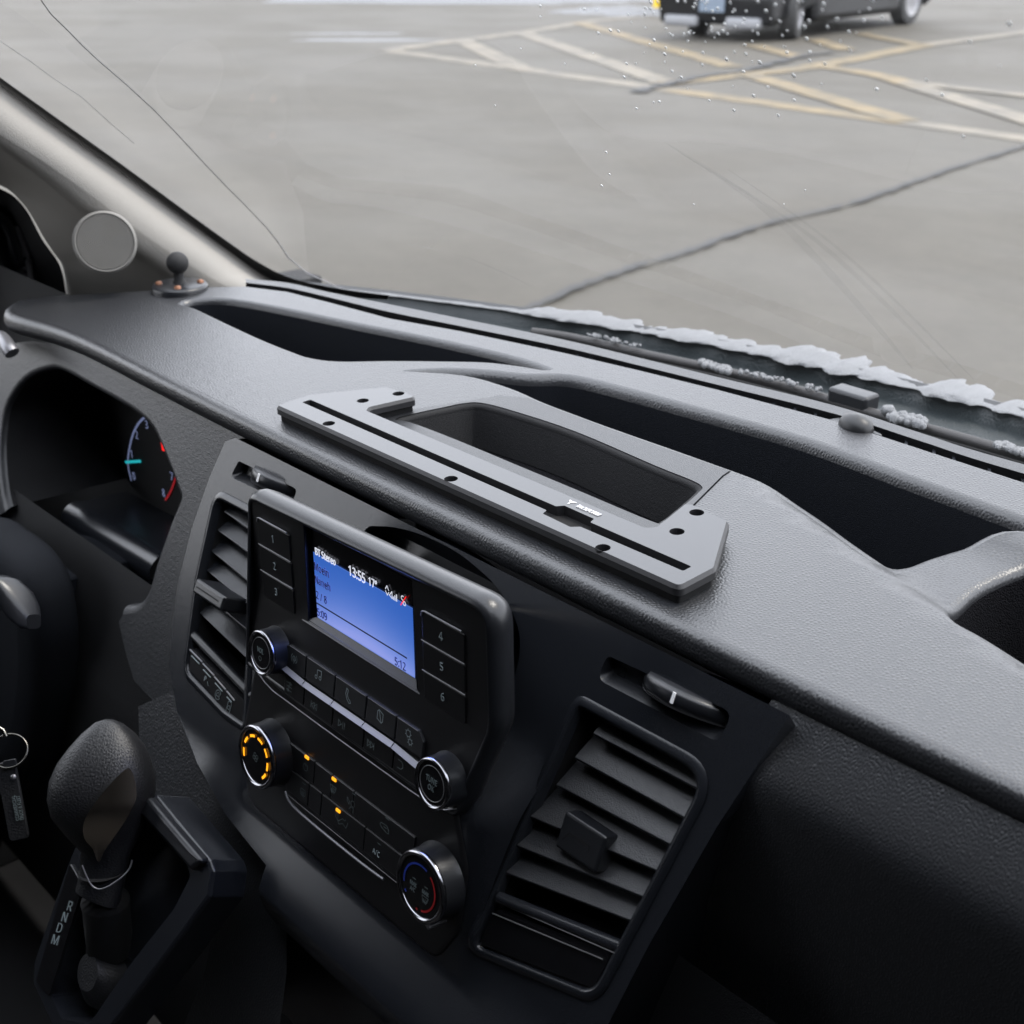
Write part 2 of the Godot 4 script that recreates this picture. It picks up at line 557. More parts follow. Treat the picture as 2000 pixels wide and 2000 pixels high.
# ---------------------------------------------------------------- parking lot
func lot_line(parent: Node, called: String, px: Array, w: float, m: Material, h: float, wobble := 0.0, sd := 1) -> void:
	var pts := []
	for p in px: pts.append(yp(p[0], p[1], GROUND + h))
	var path := resample(smooth3(pts, 8), maxi(pts.size() * 10, 24)) if wobble > 0 or pts.size() > 2 else PackedVector3Array(pts)
	var rng := RandomNumberGenerator.new()
	rng.seed = sd
	var a := PackedVector3Array()
	var c := PackedVector3Array()
	for i in path.size():
		var d := (path[mini(i + 1, path.size() - 1)] - path[maxi(i - 1, 0)]).normalized()
		var s := Vector3(-d.z, 0, d.x)
		var k := 1.0 + rng.randf_range(-wobble, wobble)
		var j := s * rng.randf_range(-wobble, wobble) * w * 0.4
		a.append(path[i] + s * w * 0.5 * k + j); c.append(path[i] - s * w * 0.5 * k + j)
	var b := Buf.new()
	b.grid([a, c])
	put(b, called, m, parent)
func mound(b: Buf, c: Vector3, rx: float, rz: float, h: float, sd: int, turn := 0.0) -> void:
	var n := FastNoiseLite.new()
	n.seed = sd; n.frequency = 0.9
	var rows := []
	for i in 11:
		var t := i / 10.0
		var row := PackedVector3Array()
		for k in 40:
			var a := TAU * k / 40
			var w := 1.0 + 0.45 * n.get_noise_2d(cos(a) * 2.0, sin(a) * 2.0)
			var q := Vector2(cos(a) * rx, sin(a) * rz).rotated(turn) * t * w
			var y := h * (1 - t * t) * (1.0 + 0.7 * n.get_noise_2d(q.x * 5.0 + 7.0, q.y * 5.0)) - (0.01 if i == 10 else 0.0)
			row.append(c + Vector3(q.x, y, q.y))
		rows.append(row)
	b.grid(rows, true)
func build_lot() -> void:
	var b := Buf.new()
	b.quad(Vector3(-150, GROUND, -150), Vector3(150, GROUND, -150), Vector3(150, GROUND, 150), Vector3(-150, GROUND, 150))
	var g := put(b, "parking_lot_ground", M.asphalt, self)
	tag(g, "damp grey asphalt of the parking lot in front of the van", "ground", "structure")
	var Y: Material = M.yellow
	var P: Material = M.pale_yellow
	for l in [[[[755, 98], [1300, 174]], P, 0.30], [[[1300, 174], [1771, 239]], Y, 0.30], [[[1771, 239], [2060, 278]], P, 0.28],
			[[[755, 98], [904, 78], [1030, 62], [1157, 41], [1270, 31]], P, 0.30], [[[900, 78], [1023, 136]], P, 0.30], [[[1016, 63], [1302, 161]], P, 0.30],
			[[[1128, 43], [1430, 130]], Y, 0.28], [[[1305, 162], [1456, 144], [1590, 129], [1807, 87]], Y, 0.32], [[[1807, 87], [2040, 58]], P, 0.30],
			[[[1456, 143], [1771, 236]], Y, 0.28], [[[1590, 127], [1709, 145], [1790, 168]], Y, 0.28], [[[1790, 168], [2040, 244]], P, 0.28], [[[1764, 159], [2040, 190]], P, 0.26],
			[[[1467, 87], [1560, 111]], Y, 0.26], [[[1590, 76], [1655, 97]], Y, 0.26], [[[1680, 65], [1800, 88]], Y, 0.26]]:
		lot_line(g, "painted_line", l[0], l[2], l[1], 0.004 + 0.0007 * g.get_child_count())
	for l in [[[[1000, 612], [1060, 588], [1130, 556], [1180, 540], [1260, 512], [1349, 486], [1440, 452], [1525, 427], [1590, 412], [1662, 395], [1760, 362], [1850, 330], [1930, 305], [2060, 265]], 0.042],
			[[[1240, 178], [1300, 163], [1380, 147], [1463, 134], [1550, 112], [1626, 101]], 0.14]]:
		lot_line(g, "crack_sealing", l[0], l[1], M.seal, 0.020, 0.5, 7)
	var k := 0
	for s in [[900, 2, 4.0, 1.1, 0.25], [700, -30, 5.0, 1.2, 0.3], [690, 66, 0.9, 0.16, 0.012], [720, 78, 1.1, 0.22, 0.012], [1215, 25, 1.2, 0.5, 0.10], [1330, 30, 1.3, 0.4, 0.12]]:
		var c := yp(s[0], s[1], GROUND)
		b = Buf.new()
		mound(b, c, s[2], s[3], s[4], 50 + k, -0.85)
		var labels := ["long bank of white snow at the far edge of the lot", "far snow bank beyond the white snow bank of the lot", "small thin patch of old snow on bare asphalt", "thin streak of old snow beside the painted lines", "low snow heap left of the yellow bollard", "low snow heap under the bumper of the dark parked car"]
		var o := put(b, "snow_heap", M.snow, self)
		tag(o, labels[k], "snow", "", "snow left on the parking lot")
		k += 1
	# bollard
	var at := yp(1287, 29, GROUND)
	var t := thing("bollard", "yellow steel bollard standing beside the dark parked car", "bollard", at)
	b = Buf.new()
	lathe(b, [Vector2(0.11, 0), Vector2(0.11, 1.0), Vector2(0.09, 1.06), Vector2(0.05, 1.09), Vector2(0.0, 1.1)], frame_n(at, Vector3.UP, Vector3.RIGHT), 20)
	put(b, "post", M.bollard, t)
	b = Buf.new()
	lathe(b, [Vector2(0.16, 0.0), Vector2(0.16, 0.04), Vector2(0.10, 0.06)], frame_n(at, Vector3.UP, Vector3.RIGHT), 20)
	put(b, "footing", M.seal, t)

# ---------------------------------------------------------------- van shell round the cab
func wall(b: Buf, a: Vector3, c: Vector3) -> void:
	box(b, Transform3D(Basis.IDENTITY, (a + c) * 0.5), (c - a).abs(), 0.004)
func build_cab() -> void:
	var t := thing("van_cab", "grey van cab shell with roof, floor and rear wall round the dashboard", "van cab", Vector3(0, 0.6, 0.4))
	var b := Buf.new()
	wall(b, Vector3(-1.0, 1.97, -0.10), Vector3(1.0, 2.03, 1.6)); put(b, "roof", M.shell, t)
	b = Buf.new(); wall(b, Vector3(-1.0, 0.50, -1.0), Vector3(1.0, 0.56, 1.6)); put(b, "floor", M.shell_dark, t)
	b = Buf.new(); wall(b, Vector3(-1.0, 0.56, 1.5), Vector3(1.0, 1.97, 1.56)); put(b, "rear_wall", M.shell_dark, t)
	b = Buf.new(); wall(b, Vector3(-0.9, 0.56, -1.0), Vector3(0.9, 1.24, -0.94)); put(b, "firewall", M.shell_dark, t)
	# doors with window openings
	for s in [-1.0, 1.0]:
		var d := thing("side_door_assembly", "black framed driver door beside the light grey pillar trim" if s < 0 else "passenger door opposite the driver door", "door", Vector3(s * 0.92, 0.6, 0.2))
		b = Buf.new(); wall(b, Vector3(s * 0.90, 0.56, -1.0), Vector3(s * 0.96, 1.26, 1.5)); put(b, "door_panel", M.shell_dark, d)
		b = Buf.new(); wall(b, Vector3(s * 0.90, 1.92, -0.45), Vector3(s * 0.96, 1.97, 1.5)); put(b, "window_header", M.shell_dark, d)
		b = Buf.new(); wall(b, Vector3(s * 0.90, 1.26, 0.58), Vector3(s * 0.96, 1.92, 1.5)); put(b, "rear_post", M.shell_dark, d)
		if s > 0:
			b = Buf.new(); wall(b, Vector3(0.905, 1.26, -0.50), Vector3(0.955, 1.92, 0.58)); put(b, "upper_panel", M.shell_dark, d)
		else:
			b = Buf.new(); b.quad(Vector3(s * 0.93, 1.26, -0.50), Vector3(s * 0.93, 1.26, 0.58), Vector3(s * 0.93, 1.92, 0.58), Vector3(s * 0.93, 1.92, -0.20))
			put(b, "window_pane", M.pane, d)
		if s < 0:
			# frame, seal and bright strip seen beside the pillar
			var A := smooth3([xp(-120, 330, -0.83), xp(0, 368, -0.83), xp(47, 404, -0.83), xp(83, 468, -0.83), xp(118, 520, -0.83), xp(130, 580, -0.83), xp(134, 650, -0.83)], 6)
			var B := smooth3([xp(-120, 365, -0.86), xp(0, 398, -0.86), xp(34, 434, -0.86), xp(62, 492, -0.86), xp(84, 545, -0.86), xp(97, 600, -0.86), xp(100, 660, -0.86)], 6)
			var C := smooth3([xp(-120, 368, -0.89), xp(0, 402, -0.89), xp(22, 440, -0.89), xp(42, 500, -0.89), xp(58, 550, -0.89), xp(68, 610, -0.89), xp(70, 670, -0.89)], 6)
			b = Buf.new(); b.grid([A, B, C]); put(b, "window_seal", M.rubber, d)
			var C2 := PackedVector3Array()
			for p in C: C2.append(p + Vector3(-0.005, -0.03, 0.09))
			b = Buf.new(); b.grid([C, C2]); put(b, "window_frame", M.fascia, d)
			b = Buf.new(); tube(b, smooth3([xp(30, 440, -0.87), xp(48, 490, -0.87), xp(58, 545, -0.87), xp(66, 600, -0.87), xp(70, 660, -0.87)], 6), 0.006, 8); put(b, "bright_strip", M.satin, d)
			b = Buf.new(); tube(b, smooth3([xp(-60, 385, -0.875), xp(12, 430, -0.875), xp(34, 490, -0.875), xp(46, 545, -0.875), xp(52, 610, -0.875), xp(54, 670, -0.875)], 6), 0.010, 8); put(b, "window_rail", M.fascia, d)
	# far pillar on the passenger side
	b = Buf.new()
	b.grid([PackedVector3Array([Vector3(0.65, 1.28, glass_z(0.65, 1.28)), Vector3(0.65, 1.97, glass_z(0.65, 1.97))]), PackedVector3Array([Vector3(0.93, 1.24, -0.60), Vector3(0.93, 1.97, -0.06)])])
	put(b, "pillar", M.shell, t)
	b = Buf.new(); wall(b, Vector3(-0.62, 0.56, 0.60), Vector3(-0.12, 0.95, 1.2)); put(b, "seat_base", M.shell_dark, t)

# ---------------------------------------------------------------- windshield
func build_windshield() -> void:
	var t := thing("windshield", "cracked clear windshield with rain drops above the dashboard", "windshield", Vector3(0, 1.33, -0.87))
	var b := Buf.new()
	var rows := []
	for j in 13:
		var y := lerpf(1.29, 1.97, j / 12.0)
		var r := PackedVector3Array()
		for i in 25:
			var x := lerpf(-0.66, 0.66, i / 24.0)
			r.append(Vector3(x, y, glass_z(x, y)))
		rows.append(r)
	b.grid(rows)
	put(b, "pane", M.pane, t)
	# black border along the left edge and round the lower corner
	var e0 := []
	var e1 := []
	for p in [[-60, 112, 12], [0, 157, 12], [120, 243, 12], [250, 336, 12], [370, 424, 12], [450, 482, 13], [500, 517, 15], [560, 548, 16], [640, 566, 12], [760, 580, 6]]:
		e0.append(gp(p[0], p[1] - p[2] * 0.5, 0.003)); e1.append(gp(p[0] - 4, p[1] + p[2] * 0.9, 0.003))
	b = Buf.new(); b.grid([smooth3(e0, 5), smooth3(e1, 5)])
	put(b, "black_border", M.rubber, t)
	# cracks
	for c in [[[[80, 0], [100, 28], [135, 62], [160, 88], [190, 116], [250, 168], [300, 214], [350, 266], [400, 320], [440, 362], [480, 402], [520, 444], [545, 476]], 0.0009, M.crack],
			[[[545, 476], [562, 502], [600, 534], [640, 552], [668, 566]], 0.0012, M.line_grey], [[[0, 80], [60, 120], [100, 150], [160, 190], [215, 240], [262, 280]], 0.0005, M.crack]]:
		var pts := []
		for p in c[0]: pts.append(gp(p[0], p[1], 0.002))
		b = Buf.new(); tube(b, PackedVector3Array(pts), c[1] * 0.5, 5)
		put(b, "crack", c[2], t)
	# wiper smears
	for c in [[[1330, 300], [1600, 480], [1870, 740], 0.006], [[1420, 330], [1650, 500], [1900, 740], 0.004], [[1300, 280], [1520, 440], [1780, 720], 0.009], [[1040, 560], [900, 500], [760, 470], 0.01]]:
		var a := PackedVector3Array()
		var d := PackedVector3Array()
		var path := smooth3([gp(c[0][0], c[0][1], -0.002), gp(c[1][0], c[1][1], -0.002), gp(c[2][0], c[2][1], -0.002)], 10)
		for i in path.size():
			var w: float = c[3] * (0.2 + 0.8 * sin(PI * i / (path.size() - 1.0)))
			a.append(path[i]); d.append(path[i] + Vector3(w, 0, 0))
		b = Buf.new(); b.grid([a, d]); put(b, "wiper_smear", M.smear, t)
	# rain drops
	var drop := SphereMesh.new()
	drop.radius = 0.5; drop.height = 0.5; drop.is_hemisphere = true; drop.radial_segments = 12; drop.rings = 4
	drop.material = M.water
	var rng := RandomNumberGenerator.new()
	rng.seed = 77
	var xf := []
	for i in 150:
		var px := 1400 + rng.randfn(0, 130)
		var py := absf(rng.randfn(0, 95))
		if i > 128: px = rng.randf_range(900, 2000); py = rng.randf_range(0, 420)
		if px > 2020 or py > 430: continue
		var p := gp(px, py, -0.0005)
		var n := Vector3(-0.4 * p.x * 0.8, 0.8 * 0 + 1.0, -0.8).normalized()
		var f := frame_n(p, n, Vector3.UP)
		var s := rng.randf_range(0.0006, 0.0015)
		var st := rng.randf_range(1.0, 2.2)
		xf.append(Transform3D(Basis(f.basis.x * s, f.basis.z * s * 0.9, -f.basis.y * s * st), p - Vector3(0, 1.33, -0.87)))
	var mm := MultiMesh.new()
	mm.transform_format = MultiMesh.TRANSFORM_3D
	mm.mesh = drop
	mm.instance_count = xf.size()
	for i in xf.size(): mm.set_instance_transform(i, xf[i])
	var mi := MultiMeshInstance3D.new()
	mi.name = "rain_drops"
	mi.multimesh = mm
	t.add_child(mi)
	mi.set_meta("kind", "stuff")

# ---------------------------------------------------------------- dashboard top
func txz(list: Array) -> Array:
	var o := []
	for p in list:
		var q := tp(p[0], p[1])
		o.append(Vector2(q.x, q.z))
	return o
func pad(p: Vector2) -> Vector3:
	# fold running from the tray corner towards the right hand bin: the far side lies a little lower
	if fold_a == Vector2.ZERO:
		var A := tp(1452, 935)
		var B := tp(1890, 1240)
		fold_a = Vector2(A.x, A.z)
		fold_d = (Vector2(B.x, B.z) - fold_a).normalized()
	var q := p - fold_a
	var s := q.dot(Vector2(-fold_d.y, fold_d.x))
	if s > 0: s = 0.0
	var k := smoothstep(-0.02, 0.04, q.dot(fold_d)) * (1.0 - smoothstep(0.655, 0.685, -p.y))
	return Vector3(p.x, top_y(p.y) - 0.008 * k * smoothstep(0.0, 0.020, -s), p.y)
var fold_a := Vector2.ZERO
var fold_d := Vector2.ZERO
func rim(b: Buf, hole: PackedVector2Array, r: float, depth: float, taper: float, wall_b: Buf = null) -> PackedVector3Array:
	var rows := []
	for k in 6:
		var a := PI * 0.5 * k / 5.0
		var q := inset(hole, r * (1 - cos(a)) * 1.0 if false else r * sin(a))
		var row := PackedVector3Array()
		for i in q.size(): row.append(Vector3(q[i].x, pad(hole[i]).y - r * (1 - cos(a)), q[i].y))
		rows.append(row)
	b.grid(rows, true)
	var q2 := inset(hole, r + taper)
	var low := PackedVector3Array()
	for i in q2.size(): low.append(Vector3(q2[i].x, pad(hole[i]).y - depth, q2[i].y))
	(wall_b if wall_b else b).grid([rows[-1], low], true)
	var flr := PackedVector3Array()
	for i in hole.size(): flr.append(Vector3(hole[i].x, pad(hole[i]).y - depth, hole[i].y))
	return flr
func build_dash_top() -> void:
	var t := thing("dashboard", "dark grey grained dashboard with open storage bins along the windshield", "dashboard", Vector3(0, 1.2, -0.55))
	var bin_a := smooth2(txz([[345, 594], [372, 602], [435, 632], [500, 662], [562, 687], [602, 700], [660, 707], [760, 706], [873, 707], [950, 709], [1010, 716], [1062, 724], [1080, 719], [1000, 693], [850, 659], [699, 629], [560, 600], [470, 584], [417, 580], [365, 584]]), 4)
	var trough := smooth2(txz([[782, 725], [900, 734], [985, 757], [1050, 785], [1110, 808], [1186, 836], [1311, 880], [1434, 924], [1509, 951], [1555, 973], [1602, 1004], [1648, 1044], [1695, 1077], [1735, 1089], [1785, 1087], [1835, 1069], [1897, 1051], [1965, 1038], [2060, 1045], [2040, 1022], [1900, 970], [1773, 924], [1586, 856], [1400, 803], [1230, 757], [1140, 735], [1090, 729], [1030, 729], [950, 721], [860, 718]]), 4)
	var bin_c := smooth2(txz([[1835, 1184], [1866, 1147], [1912, 1112], [1990, 1080], [2120, 1060], [2300, 1130], [2360, 1300], [2250, 1400], [2100, 1350], [2000, 1295], [1918, 1248], [1855, 1215]]), 4)
	var tray := PackedVector2Array(txz([[772, 806], [813.7, 799], [978, 772.7], [1034, 778], [1066, 791], [1186, 836], [1311, 880], [1428, 921], [1413, 931], [1357, 987], [1325, 1018], [1270, 1052], [1000, 938], [730, 822]]))
	# outline of the whole top
	var o := []
	o.append(Vector2(0.90, -0.474)); o.append(Vector2(-0.2, -0.474))
	var curve := [[-0.36, -0.476], [-0.44, -0.4778], [-0.50, -0.4775], [-0.55, -0.4730], [-0.585, -0.4665], [-0.605, -0.4630], [-0.620, -0.4642], [-0.634, -0.472], [-0.645, -0.487]]
	for c in curve: o.append(Vector2(c[0], c[1]))
	for p in [[110, 578], [254, 570], [380, 562], [480, 560], [560, 570], [640, 590], [760, 622], [900, 647], [1100, 689], [1250, 724], [1400, 761], [1630, 822], [1800, 878], [2000, 943]]:
		var q := tp(p[0], p[1]); o.append(Vector2(q.x, q.z))
	o.append(Vector2(0.50, -0.755)); o.append(Vector2(0.90, -0.66))
	var outer := rounded(o, 0.004, 2)
	var b := Buf.new()
	panel(b, outer, [bin_a, trough, bin_c, tray], Vector2(0.014, 0.014), pad)
	for h in [bin_a, trough, bin_c]:
		pass
	put(b, "top_pad", M.leather, t)
	var names := ["storage_bin", "storage_bin", "storage_bin"]
	var k := 0
	for h in [bin_a, trough, bin_c]:
		b = Buf.new()
		var w := Buf.new()
		var low := rim(b, h, [0.006, 0.008, 0.006][k], [0.14, 0.15, 0.06][k], 0.006, w)
		w.fan(low, Vector3.UP, Vector3.RIGHT, Vector3.BACK)
		var p := put(b, "bin_lip", M.leather, t)
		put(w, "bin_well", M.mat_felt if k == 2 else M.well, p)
		k += 1
	# rolled front edge, from the hood of the cluster to the passenger side
	var path := []
	for x in [0.90, 0.6, 0.3, 0.0, -0.2]: path.append(Vector3(x, 0, -0.474))
	for c in curve: path.append(Vector3(c[0], 0, c[1]))
	var sm := resample(smooth3(path, 8), 140)
	var rows := []
	var section := []                              # outwards, downwards
	for a in 7: section.append(Vector2(0.0075 * sin(PI * 0.5 * a / 6.0), 0.0060 * (1 - cos(PI * 0.5 * a / 6.0))))
	section.append(Vector2(0.0080, 0.0090)); section.append(Vector2(0.0076, 0.0125)); section.append(Vector2(0.0058, 0.0160)); section.append(Vector2(0.0025, 0.0182)); section.append(Vector2(-0.004, 0.0188)); section.append(Vector2(-0.014, 0.0185))
	for a in section: rows.append(PackedVector3Array())
	for i in sm.size():
		var d := (sm[mini(i + 1, sm.size() - 1)] - sm[maxi(i - 1, 0)]).normalized()
		var nn := Vector3(d.z, 0, -d.x)            # outwards
		for a in section.size(): rows[a].append(sm[i] + nn * section[a].x + Vector3(0, top_y(sm[i].z) - section[a].y, 0))
	b = Buf.new(); b.grid(rows)
	put(b, "front_roll", M.leather, t)
	# tray insert
	var open_px := [[772, 821], [800, 811], [870, 796], [905, 789], [940, 788], [1000, 803], [1124, 844], [1280, 911], [1350, 939], [1371, 952], [1366, 962], [1338, 987], [1295, 1020], [1268, 1018], [1130, 960], [1000, 906], [880, 856], [800, 826]]
	var opening := smooth2(txz(open_px), 4)
	b = Buf.new()
	var tr := inset(tray, 0.0009)
	panel(b, tr, [opening], Vector2(0.02, 0.02), func(p: Vector2) -> Vector3: return Vector3(p.x, top_y(p.y) + 0.0006, p.y))
	b.grid([_lift(tr, 0.0006), _lift(tr, -0.006)], true)
	var tp_ := put(b, "tray", M.soft, t)
	b = Buf.new()
	var wb := Buf.new()
	var lowt := rim(b, opening, 0.004, 0.030, 0.010, b)
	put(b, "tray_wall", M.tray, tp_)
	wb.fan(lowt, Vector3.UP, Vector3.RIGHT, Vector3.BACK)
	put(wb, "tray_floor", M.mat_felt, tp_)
	b = Buf.new(); b.grid([_lift(tray, 0.0), _lift(tray, -0.008)], true); put(b, "tray_gap", M.black, tp_)
	# defroster slots, ribs and bar below the glass
	var near := []
	var far := []
	var far2 := []
	for p in [[480, 558, 552, 545], [560, 570, 562, 552], [640, 589, 580, 570], [760, 622, 609, 594], [900, 647, 637, 622], [1100, 689, 678, 663], [1250, 724, 714, 699], [1400, 761, 751, 736], [1630, 822, 808, 792], [1800, 878, 862, 846], [2000, 943, 925, 907]]:
		near.append(tp(p[0], p[1])); far.append(tp(p[0], p[2])); far2.append(tp(p[0], p[3]))
	near.append(Vector3(0.5, top_y(-0.755), -0.755)); far.append(Vector3(0.5, top_y(-0.77), -0.77)); far2.append(Vector3(0.5, top_y(-0.79), -0.79))
	var N := smooth3(near, 6)
	var Fa := smooth3(far, 6)
	var F2 := smooth3(far2, 6)
	var dn := func(a: PackedVector3Array, y: float) -> PackedVector3Array:
		var q := PackedVector3Array()
		for p in a: q.append(p + Vector3(0, y, 0))
		return q
	b = Buf.new(); b.grid([N, dn.call(N, -0.02)]); b.grid([dn.call(N, -0.02), dn.call(Fa, -0.02)]); b.grid([dn.call(Fa, -0.02), Fa])
	var gr := put(b, "defroster_slot", M.black, t)
	b = Buf.new(); b.grid([dn.call(Fa, -0.006), Fa, Fa, F2, F2, dn.call(F2, -0.03)])
	put(b, "defroster_bar", M.soft, t)
	for px in range(1010, 2000, 47):
		if px > 1620 and px < 1700: continue
		var i := 0
		while i < N.size() - 2 and pj_x(N[i]) < px: i += 1
		var p0 := N[i]
		var p1 := Fa[i]
		b = Buf.new()
		var w := Vector3(0.0012, 0, 0)
		var dy := Vector3(0, -0.003, 0)
		var dz := Vector3(0, -0.018, 0)
		b.quad(p0 + w + dy, p1 + w + dy, p1 - w + dy, p0 - w + dy); b.quad(p0 + w + dy, p1 + w + dy, p1 + w + dz, p0 + w + dz); b.quad(p0 - w + dy, p1 - w + dy, p1 - w + dz, p0 - w + dz)
		put(b, "rib", M.fascia, gr)
	# sun sensor dome
	var c := tp(1672, 832)
	b = Buf.new()
	lathe(b, [Vector2(0.0, 0.0085), Vector2(0.006, 0.0080), Vector2(0.011, 0.006), Vector2(0.0135, 0.003), Vector2(0.0145, 0.0), Vector2(0.0145, -0.006)], frame_n(c, Vector3.UP, Vector3(0.3, 0, -1)), 28, 0.98, 0.72)
	put(b, "sensor_dome", M.key, t)
	b = Buf.new()
	box(b, Transform3D(Basis(Vector3(0.96, 0, 0.27).normalized(), Vector3.UP, Vector3(-0.27, 0, 0.96).normalized()), tp(1662, 832) + Vector3(0, -0.005, 0)), Vector3(0.042, 0.008, 0.020), 0.002)
	put(b, "sensor_base", M.soft, t)
	# face below the roll on the passenger side
	b = Buf.new()
	var prof := [[1.354, -0.469], [1.345, -0.4615], [1.337, -0.4548], [1.329, -0.4490], [1.3225, -0.4455], [1.316, -0.4440], [1.308, -0.4437], [1.29, -0.4445], [1.24, -0.448], [1.15, -0.456], [1.0, -0.475], [0.85, -0.50], [0.60, -0.55]]
	rows = []
	for q in prof:
		var r := PackedVector3Array()
		for i in 13:
			var x: float = lerpf(0.272 - clampf((1.357 - q[0]) * 0.20, 0, 0.4), 0.90, i / 12.0)
			r.append(Vector3(x, q[0], q[1]))
		rows.append(r)
	b.grid(rows); put(b, "passenger_panel", M.leather_fine, t)
	# panels under the fascia and behind the shifter
	b = Buf.new()
	rows = []
	for q in [[1.20, -0.402], [1.10, -0.368], [1.02, -0.36], [0.85, -0.38], [0.60, -0.42]]:
		var r := PackedVector3Array()
		for i in 9: r.append(Vector3(lerpf(-0.90, 0.32, i / 8.0), q[0], q[1] - 0.03))
		rows.append(r)
	b.grid(rows); put(b, "lower_panel", M.tray, t)
func _lift(q: PackedVector2Array, h: float) -> PackedVector3Array:
	var r := PackedVector3Array()
	for p in q: r.append(Vector3(p.x, top_y(p.y) + h, p.y))
	return r
func pj_x(p: Vector3) -> float:
	var d := p - EYE
	return 1000.0 + LENS * d.dot(cam_r) / d.dot(cam_f)

# ---------------------------------------------------------------- mounting plate
func build_plate() -> void:
	var y0 := top_y(-0.52, 0.0)
	var f := Transform3D(Basis(Vector3.RIGHT, Vector3(0, 0.052336, -0.99863), TN), Vector3(0, y0, -0.52))
	var L := func(x: float, z: float) -> Vector2: return Vector2(x, (-0.52 - z) * 1.00137)
	var t := thing("mounting_plate", "matte grey aluminium mounting plate with long slot and seven holes on the dashboard", "mounting plate", f.origin - TN * 0.011)
	var q := []
	for p in [[-0.1935, -0.4823], [0.1957, -0.4823], [0.1957, -0.512], [0.164, -0.5615], [0.1336, -0.5645], [0.1292, -0.561], [0.1376, -0.527], [0.1340, -0.5228], [-0.1345, -0.5228], [-0.1380, -0.527], [-0.1300, -0.561], [-0.1340, -0.5645], [-0.164, -0.5615], [-0.1945, -0.512]]:
		q.append(L.call(p[0], p[1]))
	var out := rounded(q, [0.003, 0.005, 0.006, 0.004, 0.002, 0.002, 0.004, 0.003, 0.003, 0.004, 0.002, 0.002, 0.004, 0.006], 4)
	var holes := []
	for h in [[-0.1351, -0.4888], [0.0, -0.4880], [0.1348, -0.4870], [0.1432, -0.5568], [0.1513, -0.5304], [-0.1532, -0.5315], [-0.1452, -0.5580]]:
		holes.append(PackedVector2Array(arc(L.call(h[0], h[1]), 0.0044, 0, 345, 23)))
	var sq := []
	for p in [[-0.1840, -0.4993], [0.0770, -0.4983], [0.0785, -0.4935], [0.1030, -0.4925], [0.1070, -0.4968], [0.1850, -0.4975], [0.1850, -0.5045], [0.1070, -0.5048], [0.1055, -0.5095], [0.0800, -0.5100], [0.0770, -0.5058], [-0.1840, -0.5065]]: sq.append(L.call(p[0], p[1]))
	var slot := rounded(sq, 0.0012, 2)
	var all := holes.duplicate()
	all.append(slot)
	var b := Buf.new()
	var face := inset(out, 0.0016)
	panel(b, face, all, Vector2(0.0045, 0.0045), func(w: Vector2) -> Vector3: return f * Vector3(w.x, w.y, 0.0))
	var body := put(b, "plate_face", M.anodised, t)
	b = Buf.new()
	var P := func(o: PackedVector2Array, z: float) -> PackedVector3Array:
		var r := PackedVector3Array()
		for p in o: r.append(f * Vector3(p.x, p.y, z))
		return r
	b.grid([P.call(face, 0.0), P.call(out, -0.0022)], true)
	b.grid([P.call(out, -0.0022), P.call(out, -0.0062)], true)
	put(b, "plate_edge", M.edge, t)
	b = Buf.new()
	for h in all: b.grid([P.call(h, 0.0), P.call(h, -0.0062)], true)
	put(b, "hole_wall", M.edge, t)
	# spacer under the plate, set back from its edge
	b = Buf.new()
	var inn := inset(out, 0.0022)
	b.grid([P.call(inn, -0.0062), P.call(inn, -0.0120)], true)
	panel(b, out, [], Vector2(0.02, 0.02), func(w: Vector2) -> Vector3: return f * Vector3(w.x, w.y, -0.0064))
	put(b, "spacer", M.black, t)
	# printed maker's mark
	var at: Vector2 = L.call(0.0955, -0.5146)
	var x := Transform3D(f.basis, f * Vector3(at.x, at.y, 0.0))
	var lean_x := Transform3D(Basis(f.basis.x, (f.basis.y + f.basis.x * 0.25).normalized(), f.basis.z), x.origin)
	text(t, "printed_name", "TACKFORM", lean_x, 0.0031, M.print_white, 0.88)
	b = Buf.new()
	var e: Vector2 = L.call(0.0800, -0.5152)
	var ef := Transform3D(f.basis, f * Vector3(e.x, e.y, 0.0003))
	for s in [-1.0, 1.0]:
		stroke(b, [Vector2(0, 0.0012), Vector2(s * 0.0024, 0.0020)], 0.0008, ef); stroke(b, [Vector2(0, 0.0002), Vector2(s * 0.0018, 0.0010)], 0.0005, ef)
	stroke(b, [Vector2(0, 0.0014), Vector2(0, -0.0020)], 0.0008, ef)
	put(b, "printed_emblem", M.print_white, t)

